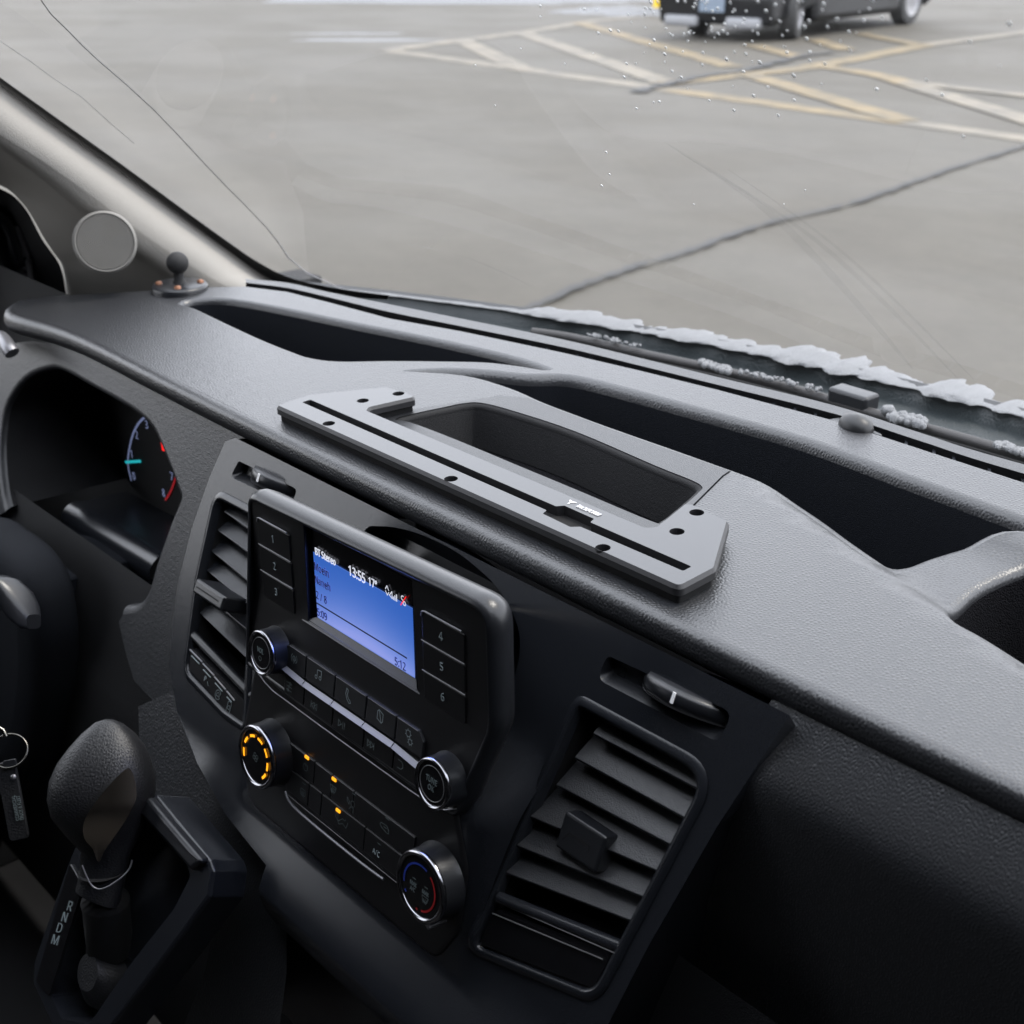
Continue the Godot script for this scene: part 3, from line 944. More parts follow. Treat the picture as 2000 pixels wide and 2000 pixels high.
# ---------------------------------------------------------------- fascia of the centre stack
func fz(y: float) -> float:      # depth of the fascia: leaning face, then a chin that rolls under
	if y > 1.165: return -0.459 + 0.42 * (1.36 - y)
	var d := 1.165 - y
	var z0 := -0.459 + 0.42 * 0.195
	if d < 0.05: return z0 + 0.42 * d + 14.0 * d * d * (1.0 - d / 0.075)
	return z0 + 0.021 + 0.011667 + 0.0 - 9.0 * (d - 0.05) * (d - 0.05)
func fmapf(p: Vector2) -> Vector3:      # the middle of the fascia swells out to meet the radio and climate controls
	var w := smoothstep(0.172, 0.140, p.x) * smoothstep(-0.098, -0.080, p.x) * smoothstep(1.285, 1.245, p.y)
	var z := fz(p.y)
	return Vector3(p.x, p.y, z + maxf(zk(p.y) - 0.004 - z, 0.0) * w)
func onf(px: float, py: float) -> Vector2:       # pixel to the fascia: first place where the ray meets it
	var r := ray(px, py)
	var lo := 0.3
	var hi := 0.3
	while hi < 1.6:
		var p := EYE + r * hi
		if p.z <= fz(p.y): break
		lo = hi; hi += 0.01
	for i in 24:
		var t := (lo + hi) * 0.5
		var p := EYE + r * t
		if p.z > fz(p.y): lo = t
		else: hi = t
	var q := EYE + r * lo
	return Vector2(q.x, q.y)
var vent_l: PackedVector2Array
var vent_r: PackedVector2Array
var dial_l: PackedVector2Array
var dial_r: PackedVector2Array
func fl(list: Array) -> Array:
	var o := []
	for p in list: o.append(onf(p[0], p[1]))
	return o
func build_fascia() -> void:
	var t := thing("centre_stack", "smooth dark plastic centre stack panel carrying radio and air vents", "dashboard panel", Vector3(0.03, 1.1, -0.42))
	vent_r = rounded(fl([[1130, 1370], [1390, 1512], [1162, 1948], [935, 1846]]), [0.006, 0.014, 0.016, 0.008], 7)
	vent_l = rounded(fl([[424, 966], [500, 1006], [480, 1420], [440, 1392], [364, 1312], [388, 1130]]), [0.010, 0.002, 0.002, 0.01, 0.012, 0.02], 5)
	dial_r = rounded(fl([[1186, 1280], [1432, 1392], [1402, 1450], [1166, 1326]]), [0.004, 0.005, 0.006, 0.005], 4)
	dial_l = rounded(fl([[466, 900], [582, 956], [568, 986], [449, 932]]), [0.003, 0.004, 0.005, 0.004], 4)
	var scoop := smooth2([Vector2(-0.046, 1.30), Vector2(-0.045, 1.338), Vector2(-0.030, 1.3475), Vector2(0.002, 1.3535), Vector2(0.035, 1.3545), Vector2(0.060, 1.352), Vector2(0.088, 1.345), Vector2(0.109, 1.331), Vector2(0.116, 1.312), Vector2(0.112, 1.285), Vector2(0.09, 1.27), Vector2(-0.02, 1.27)], 5)
	var left := fl([[462, 818], [440, 862], [410, 930], [375, 1030], [348, 1137], [336, 1220], [330, 1300], [346, 1390], [385, 1490], [440, 1590], [520, 1690]])
	var o := []
	for p in left: o.append(p)
	o.append(Vector2(-0.03, 1.088)); o.append(Vector2(0.07, 1.088)); o.append(Vector2(0.20, 1.10)); o.append(Vector2(0.243, 1.13))
	for p in fl([[1265, 1850], [1400, 1615], [1530, 1388]]): o.append(p)
	o[o.size() - 1] = Vector2(0.289, 1.3560)
	o[0] = Vector2(-0.2105, 1.3560)
	var outer := PackedVector2Array(o)
	var b := Buf.new()
	panel(b, outer, [vent_l, vent_r, dial_l, dial_r, scoop], Vector2(0.009, 0.007), fmapf)
	var rim_rows := [PackedVector3Array(), PackedVector3Array()]
	for p in outer: rim_rows[0].append(fmapf(p)); rim_rows[1].append(fmapf(p) + (Vector3(0, -0.03, -0.02) if p.y > 1.335 else Vector3(0, 0.004, -0.10)))
	b.grid(rim_rows, true)
	put(b, "fascia", M.fascia, t)
	b = Buf.new()
	rim_rows = [PackedVector3Array(), PackedVector3Array(), PackedVector3Array()]
	for p in scoop: rim_rows[0].append(fmapf(p)); rim_rows[1].append(fmapf(p) + Vector3(0, -0.003, -0.006)); rim_rows[2].append(fmapf(p) + Vector3(0, -0.010, -0.020))
	b.grid(rim_rows, true)
	b.fan(rim_rows[2], lean(0.42), Vector3.RIGHT, Vector3.UP)
	put(b, "radio_recess", M.fascia, t)
	# pocket with hazard switch below the chin
	b = Buf.new()
	var f := frame(Vector3(0.02, 1.055, -0.368), 0.1)
	slab(b, rrect(-0.10, -0.07, 0.12, 0.032, 0.012), f, -0.01, 0.0, 0.002)
	var pk := put(b, "switch_panel", M.fascia, t)
	var HP := func(px: float, py: float) -> Vector3: return on(px, py, f.basis.z, f.origin + f.basis.z * 0.0008)
	b = Buf.new()
	var hz: Vector3 = HP.call(598, 1776)
	stroke(b, [Vector2(-0.0055, -0.0035), Vector2(0.0, 0.0060), Vector2(0.0055, -0.0035)], 0.0016, Transform3D(f.basis, hz), true)
	put(b, "hazard_mark", M.red_print, pk)
	b = Buf.new()
	tube(b, PackedVector3Array([HP.call(583, 1737), HP.call(625, 1776)]), 0.0004, 6)
	put(b, "switch_edge", M.line_dim, pk)

# ---------------------------------------------------------------- air vents
func ring_frame(b: Buf, outline: PackedVector2Array, w: float, h: float) -> void:
	var rows := []
	for q in [[-w, 0.0005], [-w * 0.6, h * 0.8], [0.0, h], [w * 0.45, h * 0.7], [w * 0.7, -0.004]]:
		var o := inset(outline, q[0])
		var r := PackedVector3Array()
		for p in o: r.append(fmapf(p) + lean(0.42) * q[1])
		rows.append(r)
	b.grid(rows, true)
func build_vents() -> void:
	for side in 2:
		var right := side == 1
		var ol := vent_r if right else vent_l
		var dl := dial_r if right else dial_l
		var c := Vector2.ZERO
		for p in ol: c += p / ol.size()
		var t := thing("air_vent", "louvred black air vent with square tab between radio and passenger panel" if right else "louvred black air vent with button row between radio and instrument cluster", "air vent", Vector3(c.x, 1.17, fz(c.y)), "centre air vents")
		var b := Buf.new()
		ring_frame(b, ol, 0.004, 0.0022)
		put(b, "frame", M.fascia, t)
		b = Buf.new()
		var r0 := PackedVector3Array()
		var r1 := PackedVector3Array()
		for p in inset(ol, 0.002): r0.append(fmapf(p) + Vector3(0, 0, 0.0)); r1.append(fmapf(p) + Vector3(0, 0.01, -0.06))
		b.grid([r0, r1], true)
		b.fan(r1, Vector3.BACK, Vector3.RIGHT, Vector3.UP)
		put(b, "duct", M.black, t)
		var ends := [[[1148, 1440], [1368, 1557]], [[1112, 1487], [1338, 1612]], [[1079, 1539], [1308, 1663]], [[1046, 1592], [1281, 1713]], [[1022, 1645], [1254, 1764]], [[1000, 1697], [1229, 1810]]] if right else [[[429, 1004], [500, 1054]], [[416, 1040], [500, 1101]], [[404, 1081], [500, 1160]], [[395, 1119], [500, 1208]], [[388, 1163], [500, 1259]], [[381, 1202], [490, 1308]]]
		for e in ends:
			var a := onf(e[0][0], e[0][1])
			var d := onf(e[1][0], e[1][1])
			var A := fmapf(a) + Vector3(0, 0, -0.005)
			var D := fmapf(d) + Vector3(0, 0, -0.005)
			b = Buf.new()
			var back := Vector3(0, 0.013, -0.024)
			var up := Vector3(0, 0.0022, 0.001)
			var prow := [A - up * 0.5 + back, A - up * 0.5, A - up * 0.3 + Vector3(0, 0, 0.0008), A + up * 0.3 + Vector3(0, 0, 0.0008), A + up * 0.5, A + up * 0.5 + back]
			var rows := []
			for s in prow: rows.append(PackedVector3Array([s, s + D - A]))
			b.grid(rows)
			put(b, "slat", M.fascia if not right else M.soft, t)
		# divider above the lower panel
		var da := onf(988, 1745) if right else onf(372, 1240)
		var db := onf(1207, 1852) if right else onf(490, 1362)
		b = Buf.new()
		tube(b, PackedVector3Array([fmapf(da) + Vector3(0, 0, -0.002), fmapf(db) + Vector3(0, 0, -0.002)]), 0.0034, 10)
		put(b, "divider", M.bezel if not right else M.fascia, t)
		# tab
		var tc := fmapf(onf(1142, 1643)) if right else fmapf(onf(432, 1160))
		b = Buf.new()
		var f := frame(tc + lean(0.42) * 0.002, 0.42 if right else 0.5)
		if right: slab(b, rounded([Vector2(-0.0155, -0.0105), Vector2(0.0155, -0.0105), Vector2(0.0155, 0.0105), Vector2(-0.0155, 0.0105)], 0.002, 3), f, -0.016, 0.002, 0.0018)
		else: slab(b, rounded([Vector2(-0.020, -0.0055), Vector2(0.020, -0.0055), Vector2(0.020, 0.0055), Vector2(-0.020, 0.0055)], 0.002, 3), Transform3D(f.basis, f.origin + Vector3(0.006, 0, 0)), -0.012, 0.013, 0.002)
		var tb := put(b, "tab", M.bezel, t)
		b = Buf.new()
		var g := Transform3D(f.basis, f.origin + f.basis.z * (0.0024 if right else 0.0134))
		if right: stroke(b, [Vector2(-0.011, -0.004), Vector2(-0.008, 0.001), Vector2(0.007, 0.001), Vector2(0.0075, -0.001)], 0.0008, g)
		else: stroke(b, [Vector2(-0.010, 0.0), Vector2(0.020, 0.0)], 0.0008, g)
		put(b, "grip_line", M.black, tb)
		# lower panel: buttons on the left one
		b = Buf.new()
		var lo := []
		if right: lo = fl([[985, 1768], [1196, 1866], [1160, 1930], [950, 1838]])
		else: lo = fl([[374, 1262], [492, 1382], [486, 1432], [446, 1392], [372, 1308]])
		var pr := rounded(lo, 0.004, 4)
		var rows2 := [PackedVector3Array(), PackedVector3Array()]
		for p in pr: rows2[0].append(fmapf(p) + lean(0.42) * 0.001); rows2[1].append(fmapf(p) + Vector3(0, 0, -0.02))
		b.fan(rows2[0], lean(0.42), Vector3.RIGHT, Vector3.UP)
		b.grid(rows2, true)
		var lpn := put(b, "button_panel" if not right else "blank_panel", M.gloss, t)
		b = Buf.new()
		if right:
			tube(b, PackedVector3Array([fmapf(onf(982, 1772)) + Vector3(0, 0, 0.002), fmapf(onf(1182, 1870)) + Vector3(0, 0, 0.002)]), 0.0004, 6)
			put(b, "edge_line", M.line_dim, lpn)
			b = Buf.new()
			tube(b, PackedVector3Array([fmapf(onf(1000, 1758)) + Vector3(0, 0, 0.003), fmapf(onf(1208, 1856)) + Vector3(0, 0, 0.003)]), 0.0003, 6)
			put(b, "edge_line", M.line_dim, lpn)
		else:
			for e in [[[376, 1267], [400, 1291]], [[401, 1294], [423, 1317]], [[424, 1320], [446, 1345]], [[448, 1348], [463, 1366]]]:
				b = Buf.new()
				tube(b, PackedVector3Array([fmapf(onf(e[0][0], e[0][1])) + Vector3(0, 0, 0.002), fmapf(onf(e[1][0], e[1][1])) + Vector3(0, 0, 0.002)]), 0.0006, 6)
				put(b, "button_edge", M.satin, lpn)
			for e in [[[379, 1279], [394, 1295]], [[402, 1306], [416, 1321]], [[425, 1332], [439, 1348]], [[448, 1359], [457, 1369]]]:
				b = Buf.new()
				tube(b, PackedVector3Array([fmapf(onf(e[0][0], e[0][1])) + Vector3(0, 0, 0.002), fmapf(onf(e[1][0], e[1][1])) + Vector3(0, 0, 0.002)]), 0.0004, 6)
				put(b, "indicator_line", M.print_grey, lpn)
			var fi := frame(fmapf(onf(405, 1326)) + lean(0.42) * 0.0015, 0.42)
			text(lpn, "parking_letter", "P", fi, 0.0036, M.print_grey)
			b = Buf.new()
			stroke(b, [Vector2(0.003, -0.001), Vector2(0.005, -0.003)], 0.0007, fi)
			var f2 := frame(fmapf(onf(429, 1357)) + lean(0.42) * 0.0015, 0.42)
			stroke(b, arc(Vector2.ZERO, 0.0034, 20, 330, 14), 0.0006, f2); stroke(b, [Vector2(-0.002, -0.001), Vector2(0.0022, -0.001), Vector2(0.001, 0.0014), Vector2(-0.001, 0.0014)], 0.0005, f2, true)
			var f3 := frame(fmapf(onf(450, 1382)) + lean(0.42) * 0.0015, 0.42)
			stroke(b, rrect(-0.0022, -0.0042, 0.0022, 0.0042, 0.001, 2), 0.0005, f3, true); stroke(b, arc(Vector2(0, 0), 0.0014, 0, 330, 8), 0.0005, f3)
			put(b, "button_icon", M.print_dim, lpn)
		# thumb wheel in its recess
		b = Buf.new()
		var w0 := PackedVector3Array()
		var w1 := PackedVector3Array()
		for p in dl: w0.append(fmapf(p))
		for p in inset(dl, 0.002): w1.append(fmapf(p) + Vector3(0, 0.0, -0.008))
		b.grid([w0, w1], true); b.fan(w1, lean(0.42), Vector3.RIGHT, Vector3.UP)
		put(b, "wheel_recess", M.bezel, t)
		var wc := fmapf(onf(1324, 1358)) if right else fmapf(onf(524, 936))
		var wr := 0.034 if right else 0.030
		var wf := Transform3D(Basis(Vector3.RIGHT, lean(0.42), Vector3.RIGHT.cross(lean(0.42))), wc - lean(0.42) * (wr - 0.0085))
		b = Buf.new()
		lathe(b, [Vector2(0.0, 0.0062), Vector2(wr - 0.005, 0.0062), null, Vector2(wr - 0.0045, 0.0060), Vector2(wr - 0.0012, 0.0048), Vector2(wr, 0.0015), Vector2(wr, -0.0015), Vector2(wr - 0.0012, -0.0048), Vector2(0.0, -0.0062)], wf, 64)
		var wh := put(b, "thumb_wheel", M.bezel, t)
		b = Buf.new()
		lathe(b, [Vector2(wr - 0.0012, 0.0054), Vector2(wr - 0.0006, 0.0056), Vector2(wr - 0.0002, 0.0046)], wf, 64)
		put(b, "wheel_ring", M.satin, wh)
		b = Buf.new()
		var mk := wf.origin + (lean(0.42) + Vector3(0.10 if right else 0.0, 0, 0)).normalized() * (wr + 0.0002)
		box(b, Transform3D(wf.basis, mk), Vector3(0.0018, 0.0008, 0.006), 0.0002)
		put(b, "white_mark", M.print_white, wh)
		b = Buf.new()
		var i0 := frame(fmapf(onf(1199, 1312) if right else onf(470, 919)) + lean(0.42) * -0.0070, 0.42)
		stroke(b, [Vector2(-0.0025, -0.0025), Vector2(0.0025, -0.0025), Vector2(0.0025, 0.0025), Vector2(-0.0025, 0.0025)], 0.0004, i0, true); stroke(b, [Vector2(-0.0025, -0.0025), Vector2(0.0025, 0.0025)], 0.0004, i0)
		put(b, "wheel_icon", M.black, t)
		b = Buf.new()
		if right:
			var i1 := frame(fmapf(onf(1400, 1415)) + lean(0.42) * -0.0070, 0.42)
			for k in 3: stroke(b, [Vector2(-0.003, 0.002 - 0.002 * k), Vector2(0.003, 0.002 - 0.002 * k)], 0.0007, i1)
			put(b, "airflow_icon", M.black, t)

# ---------------------------------------------------------------- radio
func zk(y: float) -> float: return -0.39 if y > 1.3055 else -0.39 + 0.166 * (1.3055 - y)
func build_radio() -> void:
	var t := thing("radio", "black car radio with lit blue display and two ringed knobs", "radio", Vector3(0.03, 1.244, -0.40))
	var out := rounded([Vector2(-0.0915, 1.246), Vector2(0.132, 1.243), Vector2(0.154, 1.31), Vector2(0.152, 1.3845), Vector2(-0.0855, 1.3745)], [0.008, 0.016, 0.05, 0.018, 0.014], 7)
	var mp := func(q: PackedVector2Array, dz: float) -> PackedVector3Array:
		var r := PackedVector3Array()
		for p in q: r.append(Vector3(p.x, p.y, zk(p.y) + dz))
		return r
	var b := Buf.new()
	var rows := []
	for q in [[0.0062, 0.0000], [0.0052, 0.0008], [0.0034, 0.0005], [0.0012, -0.0020], [0.0, -0.0060], [0.0006, -0.0110], [0.0040, -0.017], [0.011, -0.021], [0.022, -0.023]]:
		rows.append(mp.call(inset(out, q[0]), q[1]))
	var bk := PackedVector3Array()
	for p in inset(out, 0.022):
		var q := Vector2(0.032, 1.305) + (p - Vector2(0.032, 1.305)) * Vector2(0.55, 0.55)
		bk.append(Vector3(q.x, q.y - 0.004, minf(zk(q.y) - 0.03, fz(q.y) - 0.012)))
	rows.append(bk)
	b.grid(rows, true)
	put(b, "housing", M.bezel, t)
	# face sheet with display window
	b = Buf.new()
	var face := inset(out, 0.0060)
	var win := rounded([Vector2(-0.0225, 1.3045), Vector2(0.0865, 1.3045), Vector2(0.0850, 1.3735), Vector2(-0.0205, 1.3735)], 0.0008, 2)
	panel(b, face, [win], Vector2(0.03, 0.009), func(p: Vector2) -> Vector3: return Vector3(p.x, p.y, zk(p.y) - 0.0003))
	put(b, "face_panel", M.face, t)
	# display glass, recessed, and the ledge below it
	b = Buf.new()
	b.quad(Vector3(-0.0225, 1.306, -0.3935), Vector3(0.0865, 1.306, -0.3935), Vector3(0.0850, 1.374, -0.3935), Vector3(-0.0205, 1.374, -0.3935))
	for i in 4: b.quad(Vector3(win[i * 3].x, win[i * 3].y, -0.3903), Vector3(win[(i * 3 + 3) % 12].x, win[(i * 3 + 3) % 12].y, -0.3903), Vector3(win[(i * 3 + 3) % 12].x, win[(i * 3 + 3) % 12].y, -0.3940), Vector3(win[i * 3].x, win[i * 3].y, -0.3940))
	put(b, "display_glass", M.gloss, t)
	b = Buf.new()
	b.quad(Vector3(-0.017, 1.3087, -0.3932), Vector3(0.0815, 1.3087, -0.3932), Vector3(0.0895, 1.3035, -0.3895), Vector3(-0.029, 1.3035, -0.3895))
	put(b, "display_ledge", M.bezel, t)
	# lit blue screen
	var im := Image.create(64, 32, false, Image.FORMAT_RGBA8)
	for y in 32:
		for x in 64:
			var u := x / 63.0
			var v := 1.0 - y / 31.0
			var k := clampf(1.0 - v * 0.95 + 0.18 * sin(u * PI) - 0.10, 0, 1)
			im.set_pixel(x, y, Color(0.19, 0.36, 0.69).lerp(Color(0.56, 0.60, 0.86), k * k * 0.7 + k * 0.2))
	var sc := mat(Color(0.0, 0.0, 0.0), 0.3)
	sc.emission_enabled = true
	sc.emission = Color(1, 1, 1)
	sc.emission_operator = BaseMaterial3D.EMISSION_OP_MULTIPLY
	sc.emission_texture = ImageTexture.create_from_image(im)
	sc.emission_energy_multiplier = 0.27
	b = Buf.new()
	b.has_uv = true
	var A := Vector3(-0.016, 1.309, -0.3930)
	var C := Vector3(0.081, 1.354, -0.3930)
	for q in [[0, 0], [1, 1], [1, 0], [0, 0], [0, 1], [1, 1]]:
		b.v.append(Vector3(lerpf(A.x, C.x, q[0]), lerpf(A.y, C.y, q[1]), A.z)); b.n.append(Vector3.BACK); b.uv.append(Vector2(q[0], 1 - q[1]))
	var scr := put(b, "screen", sc, t)
	var lamp := AreaLight3D.new()
	lamp.name = "screen_light"
	lamp.light_energy = 0.005
	lamp.light_color = Color(0.45, 0.55, 1.0)
	lamp.area_size = Vector2(0.097, 0.045)
	lamp.shadow_enabled = true
	scr.add_child(lamp)
	lamp.position = Vector3(0.0325, 1.3315, -0.3926) - origin_of(scr)
	lamp.rotation_degrees = Vector3(0, 180, 0)
	var st := func(called: String, s: String, px: float, py: float, cap: float, m: Material, sq: float) -> void:
		var p := zp(px, py, -0.3928)
		text(scr, called, s, Transform3D(Basis.IDENTITY, p), cap, m, sq, m == M.ink)
	st.call("header_text", "BT Stereo", 636, 1087, 0.0045, M.white_glow, 0.80)
	st.call("clock_text", "13:55", 698, 1122, 0.0061, M.white_glow, 0.80)
	st.call("temperature_text", "17°", 729, 1139, 0.0050, M.white_glow, 0.80)
	st.call("artist_text", "Moein", 629, 1113, 0.0050, M.ink, 0.80)
	st.call("title_text", "Naneh", 631, 1139, 0.0050, M.ink, 0.80)
	st.call("track_text", "2 / 8", 629, 1167, 0.0050, M.ink, 0.80)
	st.call("elapsed_text", "5:09", 630, 1200, 0.0050, M.ink, 0.80)
	st.call("length_text", "5:12", 783, 1297, 0.0050, M.ink, 0.80)
	b = Buf.new()
	var l0 := zp(619, 1178, -0.3926)
	var l1 := zp(794, 1285, -0.3926)
	stroke(b, [Vector2(l0.x, l0.y), Vector2(l1.x, l0.y)], 0.0010, Transform3D(Basis.IDENTITY, Vector3(0, 0, -0.3926)))
	put(b, "progress_line", M.ink, scr)
	b = Buf.new()
	var ic := Transform3D(Basis.IDENTITY, zp(756, 1153, -0.3926))
	stroke(b, [Vector2(-0.0015, 0.0005), Vector2(0, 0.0028), Vector2(0.0015, 0.0005)], 0.0006, ic); stroke(b, [Vector2(-0.0015, -0.0008), Vector2(0, -0.0030), Vector2(0.0015, -0.0008)], 0.0006, ic); stroke(b, [Vector2(0.002, -0.0022), Vector2(0.0045, 0.0008), Vector2(0.0045, -0.0035)], 0.0006, ic, true)
	var ib := Transform3D(Basis.IDENTITY, zp(774, 1167, -0.3926))
	for k in 3: stroke(b, [Vector2(-0.0028 + 0.0015 * k, -0.0022), Vector2(-0.0028 + 0.0015 * k, -0.0008 + 0.0012 * k)], 0.0009, ib)
	var ie := Transform3D(Basis.IDENTITY, zp(788, 1173, -0.3926))
	stroke(b, arc(Vector2(-0.0006, 0.0013), 0.0013, 60, 330, 8), 0.0006, ie); stroke(b, arc(Vector2(0.0007, -0.0016), 0.0012, 0, 330, 8), 0.0006, ie)
	put(b, "status_icons", M.white_glow, scr)
	b = Buf.new(); stroke(b, [Vector2(-0.0024, -0.0036), Vector2(0.0026, 0.0034)], 0.0006, Transform3D(Basis.IDENTITY, ie.origin + Vector3(0, 0, 0.0002)))
	put(b, "mute_stroke", M.red_glow, scr)
	# number keys: printed digit and raised dividing lines
	for s in [[1, -0.0545, 1.350], [2, -0.0550, 1.331], [3, -0.0558, 1.3125], [4, 0.1105, 1.350], [5, 0.1105, 1.331], [6, 0.1108, 1.312]]:
		b = Buf.new()
		var x0 := -0.0725 if s[0] < 4 else 0.0935
		var ky: float = s[2]
		slab(b, rrect(x0, ky - 0.0088, x0 + 0.036, ky + 0.0088, 0.0015, 2), Transform3D(Basis.IDENTITY, Vector3(0, 0, -0.39)), -0.002, 0.0006, 0.0004, [], Vector2.ONE, 2)
		var kb := put(b, "number_key", M.face, t)
		text(kb, "digit", str(s[0]), Transform3D(Basis.IDENTITY, Vector3(s[1], s[2], -0.3892)), 0.0048, M.print_grey, 0.9)
		b = Buf.new()
		var top_key: bool = s[0] == 1 or s[0] == 4
		var yl := ky + 0.0095
		var pts := PackedVector3Array()
		if top_key: pts.append(Vector3(x0, yl - 0.0035, -0.3892)); pts.append(Vector3(x0 + 0.0008, yl - 0.0008, -0.3892)); pts.append(Vector3(x0 + 0.003, yl, -0.3892)); pts.append(Vector3(x0 + 0.034, yl + 0.0004, -0.3892))
		else: pts.append(Vector3(x0 - 0.0006, yl, -0.3892)); pts.append(Vector3(x0 + 0.036, yl + 0.0004, -0.3892))
		tube(b, pts, 0.0006 if top_key else 0.00035, 6)
		put(b, "key_line", M.satin if top_key else M.line_grey, kb)
	# two rows of keys below the display
	var edges := [-0.0415, -0.0185, 0.0125, 0.0445, 0.0735, 0.0990]
	for k in 5:
		var x0: float = edges[k] + 0.0004
		var x1: float = edges[k + 1] - 0.0004
		var e0 := 0.004 if k == 0 else 0.0
		var e1 := 0.005 if k == 4 else 0.0
		b = Buf.new()
		var f := frame(Vector3(0, 1.277, zk(1.277)), 0.166)
		slab(b, rounded([Vector2(x0, -0.0090), Vector2(x1, -0.0090), Vector2(x1, 0.0066 - e1), Vector2(x1 - e1, 0.0066), Vector2(x0 + e0, 0.0066), Vector2(x0, 0.0066 - e0 * 0.5)], 0.0006, 2), f, -0.002, 0.0016, 0.0006, [], Vector2.ONE, 2)
		var kb := put(b, "upper_key", M.key, t)
		b = Buf.new()
		stroke(b, [Vector2(x0 + e0 + 0.0006, 0.0062), Vector2(x1 - e1 - 0.0006, 0.0062)], 0.0006, Transform3D(f.basis, f.origin + f.basis.z * 0.0018))
		put(b, "key_line", M.line_grey, kb)
		b = Buf.new()
		f = frame(Vector3(0, 1.257, zk(1.257)), 0.166)
		slab(b, rounded([Vector2(x0, -0.0078), Vector2(x1, -0.0078), Vector2(x1, 0.0080), Vector2(x0, 0.0080)], 0.0006, 2), f, -0.002, 0.0010, 0.0005, [], Vector2.ONE, 2)
		kb = put(b, "lower_key", M.face, t)
		b = Buf.new()
		var dip := 0.0018 if k == 0 else 0.0
		var dip1 := -0.0022 if k == 4 else 0.0
		b.quad(f * Vector3(x0, 0.0072 + dip, 0.0040), f * Vector3(x1, 0.0072 + dip1, 0.0040), f * Vector3(x1, 0.0098 + dip1, 0.0014), f * Vector3(x0, 0.0098 + dip, 0.0014))
		b.quad(f * Vector3(x0, 0.0072 + dip, 0.0040), f * Vector3(x1, 0.0072 + dip1, 0.0040), f * Vector3(x1, 0.0064 + dip1, 0.0008), f * Vector3(x0, 0.0064 + dip, 0.0008))
		put(b, "key_strip", M.strip, kb)
	var icons := Buf.new()
	var kf := func(px: float, py: float) -> Transform3D: return frame(kp(px, py) + lean(0.166) * 0.0021, 0.166)
	var w := 0.00055
	var f1: Transform3D = kf.call(580, 1285)
	stroke(icons, arc(Vector2.ZERO, 0.0016, -60, 240), w, f1); stroke(icons, arc(Vector2.ZERO, 0.0032, -50, 50), w, f1); stroke(icons, arc(Vector2.ZERO, 0.0032, 130, 230), w, f1); stroke(icons, [Vector2(0, 0.0008), Vector2(0, -0.0035)], w, f1)
	f1 = kf.call(628, 1317)
	stroke(icons, [Vector2(-0.0016, -0.002), Vector2(-0.0016, 0.0028), Vector2(0.0026, 0.0034), Vector2(0.0026, -0.0014)], w, f1); stroke(icons, arc(Vector2(-0.0026, -0.0022), 0.0011, 0, 340, 8), w, f1); stroke(icons, arc(Vector2(0.0016, -0.0016), 0.0011, 0, 340, 8), w, f1)
	f1 = kf.call(686, 1358)
	stroke(icons, [Vector2(-0.0022, 0.0042), Vector2(-0.0006, 0.0036), Vector2(-0.0008, 0.0016), Vector2(-0.0012, 0.0004), Vector2(0.0004, -0.0018), Vector2(0.0016, -0.0022), Vector2(0.0026, -0.0036), Vector2(0.0012, -0.0044), Vector2(-0.0012, -0.0026), Vector2(-0.0028, 0.0004)], w, f1, true)
	f1 = kf.call(748, 1398)
	stroke(icons, [Vector2(-0.0026, -0.0022), Vector2(-0.0026, 0.0026), Vector2(-0.0014, 0.0038), Vector2(0.0026, 0.0024), Vector2(0.0026, -0.0024), Vector2(0.0014, -0.0036)], w, f1, true); stroke(icons, [Vector2(-0.0014, 0.0038), Vector2(0.0014, -0.0036)], w, f1)
	f1 = kf.call(805, 1438)
	for c in [[Vector2(-0.0012, 0.0018), 0.0020], [Vector2(0.0012, -0.0026), 0.0016]]:
		stroke(icons, arc(c[0], c[1], 0, 330, 10), w, f1, true)
		for k in 7: stroke(icons, [c[0] + Vector2.from_angle(k * TAU / 7) * c[1], c[0] + Vector2.from_angle(k * TAU / 7) * (c[1] + 0.0007)], w, f1)
	put(icons, "key_icons", M.print_grey, t)
	icons = Buf.new()
	w = 0.00045
	f1 = kf.call(570, 1340)
	for k in 3: stroke(icons, [Vector2(-0.003, -0.0025 + 0.0025 * k), Vector2(0.003, -0.0025 + 0.0025 * k)], w, f1); stroke(icons, arc(Vector2(-0.001 + 0.001 * k, -0.0025 + 0.0025 * k), 0.0009, 0, 330, 7), w, f1)
	for d in [[619, 1377, -1.0], [729, 1452, 1.0]]:
		f1 = kf.call(d[0], d[1])
		var s: float = d[2]
		for k in 2: stroke(icons, [Vector2(s * (-0.003 + 0.003 * k), 0.0022), Vector2(s * (-0.003 + 0.003 * k), -0.0022), Vector2(s * 0.003 * k, 0.0)], w, f1, true)
		stroke(icons, [Vector2(s * 0.0034, 0.0022), Vector2(s * 0.0034, -0.0022)], w, f1)
	f1 = kf.call(672, 1413)
	stroke(icons, [Vector2(-0.003, 0.0022), Vector2(-0.003, -0.0022), Vector2(0.0002, 0.0)], w, f1, true); stroke(icons, [Vector2(0.0015, 0.0022), Vector2(0.0015, -0.0022)], w, f1); stroke(icons, [Vector2(0.0032, 0.0022), Vector2(0.0032, -0.0022)], w, f1)
	f1 = kf.call(787, 1492)
	stroke(icons, [Vector2(-0.002, 0.0025), Vector2(0.001, 0.0025), Vector2(0.0025, 0.001), Vector2(0.0025, -0.001), Vector2(0.001, -0.0025), Vector2(-0.002, -0.0025)], w, f1)
	put(icons, "key_icons", M.print_dim, t)
	# bottom edge line
	b = Buf.new()
	var pl := PackedVector3Array()
	for q in [[-0.072, 1.2495], [-0.063, 1.2465], [-0.054, 1.2448], [0.0, 1.2442], [0.091, 1.2442], [0.112, 1.2450], [0.122, 1.2475], [0.131, 1.2530]]: pl.append(Vector3(q[0], q[1], zk(q[1]) + 0.0006))
